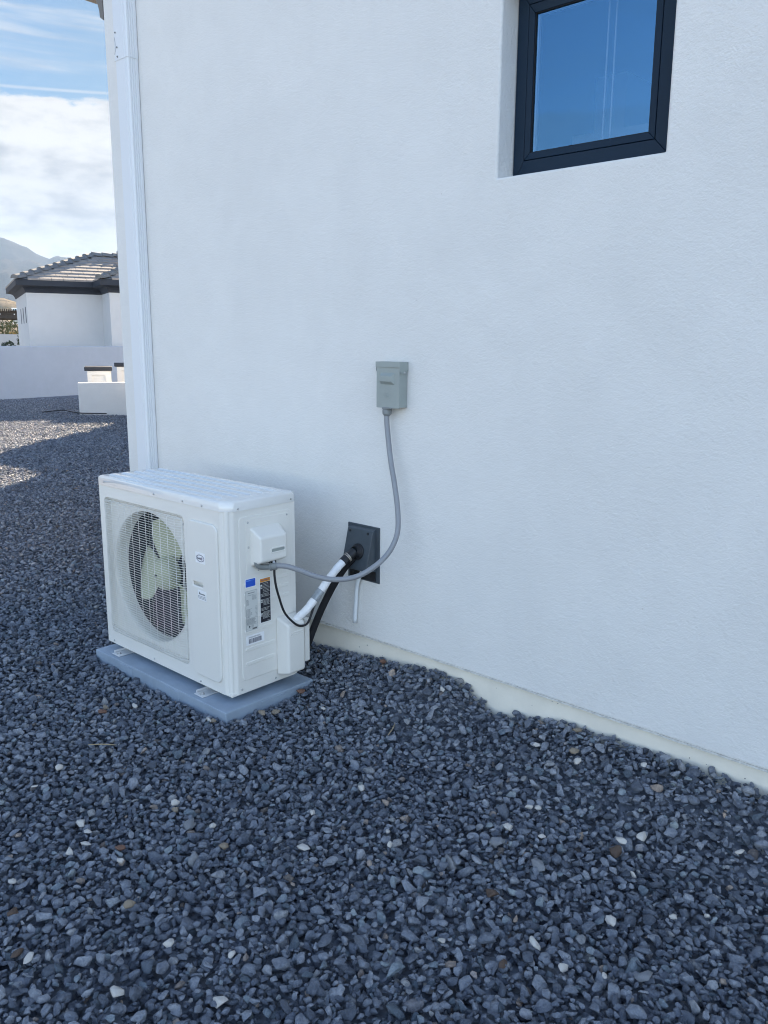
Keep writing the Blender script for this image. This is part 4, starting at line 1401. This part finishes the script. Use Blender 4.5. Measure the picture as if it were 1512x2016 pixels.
def pillar(loc, ang, wid, h, caph, label):
    p_ = thing('pillar', loc, label, 'pillar', 'capped pillars behind the low wall')
    cs, sn = math.cos(ang), math.sin(ang)

    def tf(x, y, z):
        return (loc[0] + cs * x - sn * y, loc[1] + sn * x + cs * y, z)
    hw = wid / 2
    mb = MB()
    mb.hexa([tf(x, y, z) for z in (-0.1, h) for x, y in ((-hw, -hw), (hw, -hw), (hw, hw), (-hw, hw))])
    mb.build('shaft', M['stucco_pillar'], p_, bevel=0.01, seg=1)
    cw = hw + 0.055
    mb = MB()
    mb.hexa([tf(x, y, z) for z in (h + 0.001, h + caph) for x, y in ((-cw, -cw), (cw, -cw), (cw, cw), (-cw, cw))])
    mb.build('cap', M['cornice'], p_, bevel=0.008, seg=1)
    for (ax_, ay) in ((0, -1), (1, 0)):        # framed recess on each visible side
        mb = MB()
        d_ = hw + 0.030
        for (a, b_, z0_, z1_) in ((-hw, -hw * .6, 0.15, h), (hw * .6, hw, 0.15, h), (-hw * .6, hw * .6, h - 0.085, h)):
            if ay:
                mb.hexa([tf(x, y, z) for z in (z0_, z1_ - 0.002) for x, y in ((a, -d_), (b_, -d_), (b_, -hw + 0.004), (a, -hw + 0.004))])
            else:
                mb.hexa([tf(x, y, z) for z in (z0_, z1_ - 0.002) for x, y in ((hw - 0.004, a), (d_, a), (d_, b_), (hw - 0.004, b_))])
        mb.build('panel_frame', M['stucco_pillar'], p_)
    return p_


pillar((-14.50, 6.72, 0), math.atan2(0.80, 0.45), 0.46, 0.84, 0.085, 'short white pillar with dark flat cap and framed recess on each side')
pillar((-15.95, 8.28, 0), math.atan2(0.80, 0.45), 0.50, 0.872, 0.085, 'white pillar with dark flat cap half hidden by the house corner')

# ------------------------------------------------------------------ neighbour house
C0 = Vector((-22.736, 9.016, 0))
E1 = Vector((0.348, 0.938, 0)).normalized()
E2 = Vector((-E1.y, E1.x, 0))
nb = thing('neighbour_house', (C0.x, C0.y, 0), 'white neighbour house with grey tiled hip roof and dark cove eaves', 'house')


def nl(a, b, z):          # a along the front (right), b inwards (away from us)
    p = C0 + E1 * a + E2 * b
    return (p.x, p.y, z)


WL, ZT, OV = 4.64, 2.90, 0.28
JA, JB = 2.18, -1.44
AE = 9.0
mb = MB()
foot = [(0, 0), (0, WL), (AE, WL), (AE, JB), (JA, JB), (JA, 0)]
mb.prism(foot, lambda p, q, h: nl(p, q, h), -0.1, ZT + 0.36)
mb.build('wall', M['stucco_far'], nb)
ZF = 3.275
# unseen tower added on the wing to cast the shadow edge on far gravel
mb = MB()
mb.prism([(3.0, JB - 0.05), (6.6, JB - 0.05), (6.6, 1.4), (3.0, 1.4)], lambda p, q, h: nl(p, q, h), -0.1, 4.14)
mb.build('shadow_tower_wall', M['stucco_far'], nb)
mb = MB()
mb.prism([(2.96, JB - 0.09), (6.64, JB - 0.09), (6.64, 1.44), (2.96, 1.44)], lambda p, q, h: nl(p, q, h), 4.141, 4.38)
mb.build('shadow_tower_cap', M['cornice'], nb)
# cove eaves + fascia along the visible sides (mitred)
def eave_run(pts, closed=False):
    prof = [(0.0, ZT)] + [(0.02 + 0.20 * (1 - math.cos(R(90 * i / 6))), ZT + 0.02 + 0.17 * math.sin(R(90 * i / 6))) for i in range(7)] + [(OV, ZT + 0.20), (OV, ZF - 0.01), (0.0, ZF - 0.01)]
    n2 = len(prof)
    vs, fs = [], []
    for i, p in enumerate(pts):
        for (o_, z_) in prof:
            vs.append(nl(p[0] + p[2] * o_, p[1] + p[3] * o_, z_))
        if i:
            for k in range(n2 - 1):
                fs.append(((i - 1) * n2 + k, (i - 1) * n2 + k + 1, i * n2 + k + 1, i * n2 + k))
    return MB().add(vs, fs)


eave_run([(0, WL, -1, 1), (0, 0, -1, -1), (JA, 0, -1, -1), (JA, JB, -1, -1), (AE, JB, 1, -1), (AE, WL, 1, 1), (0, WL, -1, 1)]).build('eaves', M['cornice'], nb, smooth=True, angle=30)
# slit windows on the left wall
for k, b0 in enumerate((0.55, 1.55, 2.55)):
    z0_, z1_ = 2.02, 2.50
    fr_o = MB()
    P_ = [nl(-0.006, b0, z0_), nl(-0.006, b0 + 0.20, z0_), nl(0.05, b0 + 0.20, z0_), nl(0.05, b0, z0_), nl(-0.006, b0, z1_), nl(-0.006, b0 + 0.20, z1_), nl(0.05, b0 + 0.20, z1_), nl(0.05, b0, z1_)]
    fr_o.hexa(P_)
    fr_o.build('slit_window', M['frame'], nb)
PITCH_R = 0.388
S = WL / 2 + OV                     # eave to ridge, in plan
RZ = ZF + PITCH_R * S
roof = bpy.data.objects.new('roof', None)
COL.objects.link(roof)
roof.parent = nb
deck = MB()
a0, a1, b0, b1 = -OV, AE + OV, -OV, WL + OV
V = [nl(a0, b0, ZF), nl(a1, b0, ZF), nl(a1, b1, ZF), nl(a0, b1, ZF), nl(a0 + S, b0 + S, RZ), nl(a1 - S, b0 + S, RZ)]
deck.add(V, [(0, 1, 5, 4), (1, 2, 5), (2, 3, 4, 5), (3, 0, 4)])
# projecting wing roof: ridge runs towards us, hipped front
wa0, wb0 = JA - OV, JB - OV
SW = 2.05
V = [nl(wa0, wb0, ZF), nl(wa0 + 2 * SW, wb0, ZF), nl(wa0 + SW, wb0 + SW, ZF + PITCH_R * SW), nl(wa0, wb0 + 4, ZF), nl(wa0 + 2 * SW, wb0 + 4, ZF), nl(wa0 + SW, wb0 + 4, ZF + PITCH_R * SW)]
deck.add(V, [(0, 1, 2), (0, 2, 5, 3), (1, 4, 5, 2)])
deck.build('roof_deck', M['hiptile'], roof)
EXP = 0.3375
ang = math.atan(PITCH_R)
rt_ = random.Random(21)


def tile(a_l, a_r, b_lo, run, toward, zl):
    """one flat tile; run up-slope; toward: function(a, s, z) -> world"""
    mb = MB()
    th = 0.024
    d = 0.030 * rt_.uniform(0.85, 1.15)
    s0, s1 = b_lo - 0.01, b_lo + run
    z0_, z1_ = zl(s0) + d * 0.45, zl(s1) + 0.004
    g = 0.004
    top = [(a_l[0] + g, s0, z0_ + th), (a_r[0] - g, s0, z0_ + th), (a_r[1] - g, s1, z1_ + th * .5), (a_l[1] + g, s1, z1_ + th * .5)]
    bot = [(a_l[0] + g, s0, z0_ - 0.028), (a_r[0] - g, s0, z0_ - 0.028), (a_r[1] - g, s1, z1_), (a_l[1] + g, s1, z1_)]
    mb.hexa([toward(*p) for p in bot] + [toward(*p) for p in top])
    mb.build('roof_tile', M['rooftile'], roof)


TW = 0.335
hs_ = EXP * math.cos(ang)
zl_ = lambda s: ZF + PITCH_R * s
rows = int(S / hs_)
for r_ in range(rows):                                     # front slope
    s0 = r_ * hs_
    off = (r_ % 2) * TW / 2
    x = -OV + s0 - TW + off % TW
    lim0, lim1 = -OV + s0, -OV + s0 + hs_
    n0 = math.floor((lim0 + OV) / TW) - 1
    for k in range(n0, 40):
        xa = -OV + k * TW + off
        xb = xa + TW
        if xb <= lim1 + 0.03 or xa > 5.4:
            continue
        # the projecting wing covers the lower right
        if xa > JA - OV + s0 + 0.5:
            continue
        tile((max(xa, lim0), max(xa, lim1)), (xb, xb), s0, hs_, lambda a, s, z: nl(a, s - OV, z), zl_)
for r_ in range(rows):                                     # left slope, seen edge-on
    s0 = r_ * hs_
    lim = s0
    off = (r_ % 2) * TW / 2
    k = 0
    x = s0 + off
    while x + TW < 2 * S - s0 - hs_:
        if rt_.random() < 2:
            tile((x, x), (x + TW, x + TW), s0, hs_, lambda a, s, z: nl(s - OV, WL + OV - a, z), zl_)
        x += TW * 1.0
for r_ in range(int(SW / hs_)):                            # wing: front hip
    s0 = r_ * hs_
    off = (r_ % 2) * TW / 2
    for k in range(-1, 14):
        xa = k * TW + off
        xb = xa + TW
        if xb <= s0 + hs_ + 0.03 or xb > 2.2:
            continue
        if xa > 2 * SW - s0 - hs_:
            continue
        tile((max(xa, s0), max(xa, s0 + hs_)), (xb, xb), s0, hs_, lambda a, s, z: nl(wa0 + a, wb0 + s, z), zl_)
for r_ in range(int(SW / hs_)):                            # wing: left slope
    s0 = r_ * hs_
    off = (r_ % 2) * TW / 2
    for k in range(-1, 10):
        xa = k * TW + off
        xb = xa + TW
        if xb <= s0 + hs_ + 0.03 or xb > 1.44 + s0 + 0.5:
            continue
        tile((max(xa, s0), max(xa, s0 + hs_)), (xb, xb), s0, hs_, lambda a, s, z: nl(wa0 + s, wb0 + a, z), zl_)
# hip and ridge caps
def caps(pa, pb, n, name='hip_tile'):
    pa, pb = Vector(pa), Vector(pb)
    d = (pb - pa)
    L_ = d.length
    d.normalize()
    side = d.cross(Vector((0, 0, 1))).normalized()
    upv = side.cross(d).normalized()
    for i in range(n):
        q0 = pa + d * (L_ * i / n - 0.03) + upv * 0.085
        q1 = pa + d * (L_ * (i + 1) / n) + upv * 0.045
        mb = MB()
        sec = [(-0.15, -0.085), (-0.12, -0.02), (-0.06, 0.022), (0.0, 0.034), (0.06, 0.022), (0.12, -0.02), (0.15, -0.085)]
        vs = [q0 + side * a + upv * b_ for a, b_ in sec] + [q1 + side * a * 0.9 + upv * b_ for a, b_ in sec]
        fs = [(k, k + 1, k + 8, k + 7) for k in range(6)] + [tuple(range(6, -1, -1)), tuple(range(7, 14)), (0, 7, 13, 6)]
        mb.add(vs, fs)
        mb.build(name, M['hiptile'], roof, smooth=True, angle=40)


caps(nl(-OV, -OV, ZF + 0.02), nl(-OV + S, -OV + S, RZ + 0.02), 10)
caps(nl(-OV + S, -OV + S, RZ + 0.02), nl(AE - S, -OV + S, RZ + 0.02), 12)
caps(nl(wa0, wb0, ZF + 0.02), nl(wa0 + SW, wb0 + SW, ZF + PITCH_R * SW + 0.02), 8)

# ------------------------------------------------------------------ far left: pergola, wall, planting, hoop
def pol(az, d, z=0.0):
    return Vector((CAM.x - math.sin(R(az)) * d, CAM.y + math.cos(R(az)) * d, z))


pg = thing('pergola', tuple(pol(67.5, 45)), 'dark brown timber pergola with slatted top beyond the boundary wall', 'pergola')
pc = pol(67.0, 45)
pe = Vector((0.388, 0.92, 0)).normalized()
pd_ = Vector((-pe.y, pe.x, 0))


def pgp(a, b, z):
    q = pc + pe * a + pd_ * b
    return (q.x, q.y, z)


def pbox(a0, a1, b0, b1, z0, z1):
    return MB().hexa([pgp(a, b, z) for z in (z0, z1) for a, b in ((a0, b0), (a1, b0), (a1, b1), (a0, b1))])


for b0_ in (0.0, 3.0):
    pbox(-4.0, 2.6, b0_, b0_ + 0.10, 2.56, 2.73).build('beam', M['timber'], pg)
    pbox(-4.0, 2.6, b0_ - 0.02, b0_ + 0.12, 2.74, 2.90).build('beam', M['timber'], pg)
    for a_ in (-3.6, 2.3):
        pbox(a_, a_ + 0.15, b0_ - 0.02, b0_ + 0.12, -0.3, 2.555).build('post', M['timber'], pg)
k = -4.0
while k < 2.6:
    pbox(k, k + 0.05, -0.3, 3.4, 2.905, 3.01).build('slat', M['timber'], pg)
    k += 0.098
for a_ in (0.02, 0.66):
    bm_ = MB()
    bm_.lathe([(0.0, -0.03), (0.022, -0.025), (0.03, 0.0)], pgp(a_, -0.02, 2.765), (pd_.x, pd_.y, 0), 10)
    bm_.build('bolt_cap', M['white'], pg)

fw2 = MB()
a, b_ = pol(60, 52), pol(76, 52)
n_ = Vector((b_.y - a.y, -(b_.x - a.x), 0)).normalized() * 0.2
fw2.hexa([(p.x, p.y, z) for z in (-0.4, 1.86) for p in (a, b_, b_ + n_, a + n_)])
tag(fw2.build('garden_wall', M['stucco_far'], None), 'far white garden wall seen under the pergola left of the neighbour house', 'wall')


def foliage(mb, centre, rad, n, leaf, seed, flat=1.0):
    r_ = random.Random(seed)
    for _ in range(n):
        while True:
            p = Vector((r_.uniform(-1, 1), r_.uniform(-1, 1), r_.uniform(-1, 1)))
            if 0.25 < p.length < 1:
                break
        nz = mnoise.noise(p * 2.3 + Vector((seed, 0, 0)))
        if nz < -0.12:
            continue
        p = p * (0.85 + 0.3 * nz)
        c = Vector(centre) + Vector((p.x * rad[0], p.y * rad[1], p.z * rad[2]))
        u = Vector((r_.gauss(0, 1), r_.gauss(0, 1), r_.gauss(0, 1))).normalized()
        v = u.orthogonal().normalized()
        l = leaf * r_.uniform(0.6, 1.3)
        mb.add([c - u * l, c + v * l * 0.45, c + u * l, c - v * l * 0.45], [(0, 1, 2, 3)])
    return mb


def tree(name, base, h, rad, n, leaf, material, label, seed, cat='tree', group=None):
    o = thing(name, tuple(base), label, cat, group)
    tr = MB()
    r_ = random.Random(seed)
    top = Vector((base.x, base.y, base.z + h * 0.7))
    tr.tube([base, base + Vector((0.05, 0.03, h * 0.3)), top], [h * 0.03, h * 0.022, h * 0.006], 7)
    for _ in range(6):
        s_ = base + Vector((0.04, 0.02, h * r_.uniform(0.25, 0.5)))
        a_ = r_.uniform(0, 6.28)
        tr.tube([s_, s_ + Vector((math.cos(a_) * rad[0] * .4, math.sin(a_) * rad[1] * .4, h * .15)), s_ + Vector((math.cos(a_) * rad[0] * .75, math.sin(a_) * rad[1] * .75, h * .3))], [h * .012, h * .008, h * .003], 5)
    tr.build('trunk', M['bark'], o)
    cr_ = MB()
    foliage(cr_, (base.x, base.y, base.z + h - rad[2]), rad, n, leaf, seed)
    cr_.build('crown', material, o)
    return o


tree('olive_tree', pol(66.9, 62), 3.6, (1.6, 1.6, 1.5), 1500, 0.11, M['leaf'], 'bushy olive green tree under the pergola beam at the left edge', 3)
tree('shrub', pol(66.0, 58), 2.2, (0.9, 0.9, 0.7), 500, 0.10, M['straw'], 'straw yellow shrub behind the far garden wall', 14, 'shrub')
tree('shrub', pol(66.65, 42), 1.50, (0.34, 0.34, 0.22), 420, 0.05, M['leaf2'], 'rounded dark green shrub showing just above the boundary wall', 5, 'shrub')
tree('shrub', pol(65.82, 40), 1.98, (0.24, 0.24, 0.42), 420, 0.06, M['leaf2'], 'leafy green bush against the left corner of the neighbour house', 6, 'shrub')
tree('shrub', pol(66.1, 75), 2.4, (1.2, 1.2, 0.8), 500, 0.12, M['straw'], 'tawny desert shrub beyond the olive tree', 17, 'shrub')

hp = thing('basketball_hoop', tuple(pol(65.9, 62)), 'basketball hoop with white edged clear backboard beside the neighbour house', 'basketball hoop')
hc = pol(66.02, 62)


def hpp(a, b, z):
    q = hc + pe * a + pd_ * b
    return (q.x, q.y, z)


def hbox(a0, a1, b0, b1, z0, z1):
    return MB().hexa([hpp(a, b, z) for z in (z0, z1) for a, b in ((a0, b0), (a1, b0), (a1, b1), (a0, b1))])


hb_ = MB()
hb_.add(hbox(-0.30, 1.5, 0, 0.03, 2.62, 2.69).v, hbox(0, 1, 0, 1, 0, 1).f)
for (a0_, a1_, z0_, z1_) in ((-0.30, 1.5, 3.62, 3.69), (-0.30, -0.24, 2.69, 3.62), (1.44, 1.5, 2.69, 3.62), (0.38, 0.44, 2.69, 3.1)):
    hb_.add(hbox(a0_, a1_, 0, 0.03, z0_, z1_).v, hbox(0, 1, 0, 1, 0, 1).f)
bo_ = hb_.build('backboard_frame', M['white'], hp)
hbox(-0.24, 1.44, 0.012, 0.018, 2.69, 3.62).build('backboard_pane', M['glass'], hp)
MB().tube([hpp(-0.02, 0.05, 3.02), hpp(0.62, 0.5, 2.42)], 0.05, 8).build('arm', M['steel'], hp)
MB().tube([hpp(0.62, 0.5, 2.44), hpp(0.70, 0.5, -0.3)], 0.055, 8).build('pole', M['steel'], hp)

# ------------------------------------------------------------------ hills and mountains
def range_mesh(name, prof, d_mid, d_near, d_far, material, seed, rough, na=150, nd=36):
    azs = np.linspace(prof[0][0], prof[-1][0], na)
    hh = np.interp(azs, [p[0] for p in prof], [p[1] for p in prof])
    vs, fs = [], []
    for i, (a, h) in enumerate(zip(azs, hh)):
        for j in range(nd):
            t_ = j / (nd - 1)
            d = d_near + (d_far - d_near) * t_
            if d < d_mid:
                g = ((d - d_near) / (d_mid - d_near)) ** 1.25
            else:
                g = 1 - ((d - d_mid) / (d_far - d_mid)) ** 1.2
            p = pol(a, d)
            q = Vector((p.x, p.y, 0)) * (4.0 / d_mid) + Vector((seed, 0, 0))
            rid, am, fq = 0.0, 0.5, 1.6
            for _o in range(6):
                rid += am * (1 - 2.2 * abs(mnoise.noise(q * fq)))
                am *= 0.52
                fq *= 2.03
            z = h * g * (1 + rough * (rid - 0.55) * (1 - abs(g) ** 5)) + h * 0.02 * mnoise.noise(q * 26) * g
            vs.append((p.x, p.y, z - 3 - 3 * (1 - g)))
    for i in range(na - 1):
        for j in range(nd - 1):
            q = i * nd + j
            fs.append((q, q + 1, q + nd + 1, q + nd))
    return tag(MB().add(vs, fs).build(name, material, None, smooth=True, angle=180), kind='structure')


def az_px(u):      # compass bearing of an image column at the horizon, degrees towards -X
    return 42.37 + math.degrees(math.atan((756 - u) / 1640.0))


prof = [(30, 150), (45, 200), (55, 225)] + sorted([(az_px(u), z + 3) for u, z in ((0, 327), (26, 328), (41, 318), (67, 304), (90, 281), (108, 274), (126, 285), (144, 278), (200, 266), (240, 250))]) + [(69.5, 318), (72, 262), (76, 300), (84, 210), (95, 120)]
range_mesh('mountains', prof, 3000, 1500, 4200, M['mount'], 2.0, 0.6, 260, 70)
prof = [(40, 10), (55, 18), (62, 24), (az_px(40), 30.2), (az_px(12), 32.8), (az_px(0), 32.6), (70, 28), (76, 20), (90, 8)]
range_mesh('desert_hill', prof, 600, 330, 900, M['hill'], 5.0, 0.6, 160, 50)

# ------------------------------------------------------------------ air
hz = MB()
hz.box(-4800, 4800, -4800, 4800, -8.0, 430.0)
hzo = tag(hz.build('haze', None), kind='stuff')
hm = bpy.data.materials.new('thin_haze')
hm.use_nodes = True
t = NT(hm.node_tree)
hm.node_tree.nodes.clear()
vol = t.n('ShaderNodeVolumePrincipled', {'Color': (0.52, 0.71, 1.0, 1), 'Density': 0.000140, 'Anisotropy': 0.0})
ho = t.n('ShaderNodeOutputMaterial')
hm.node_tree.links.new(vol.outputs[0], ho.inputs['Volume'])
hzo.data.materials.append(hm)
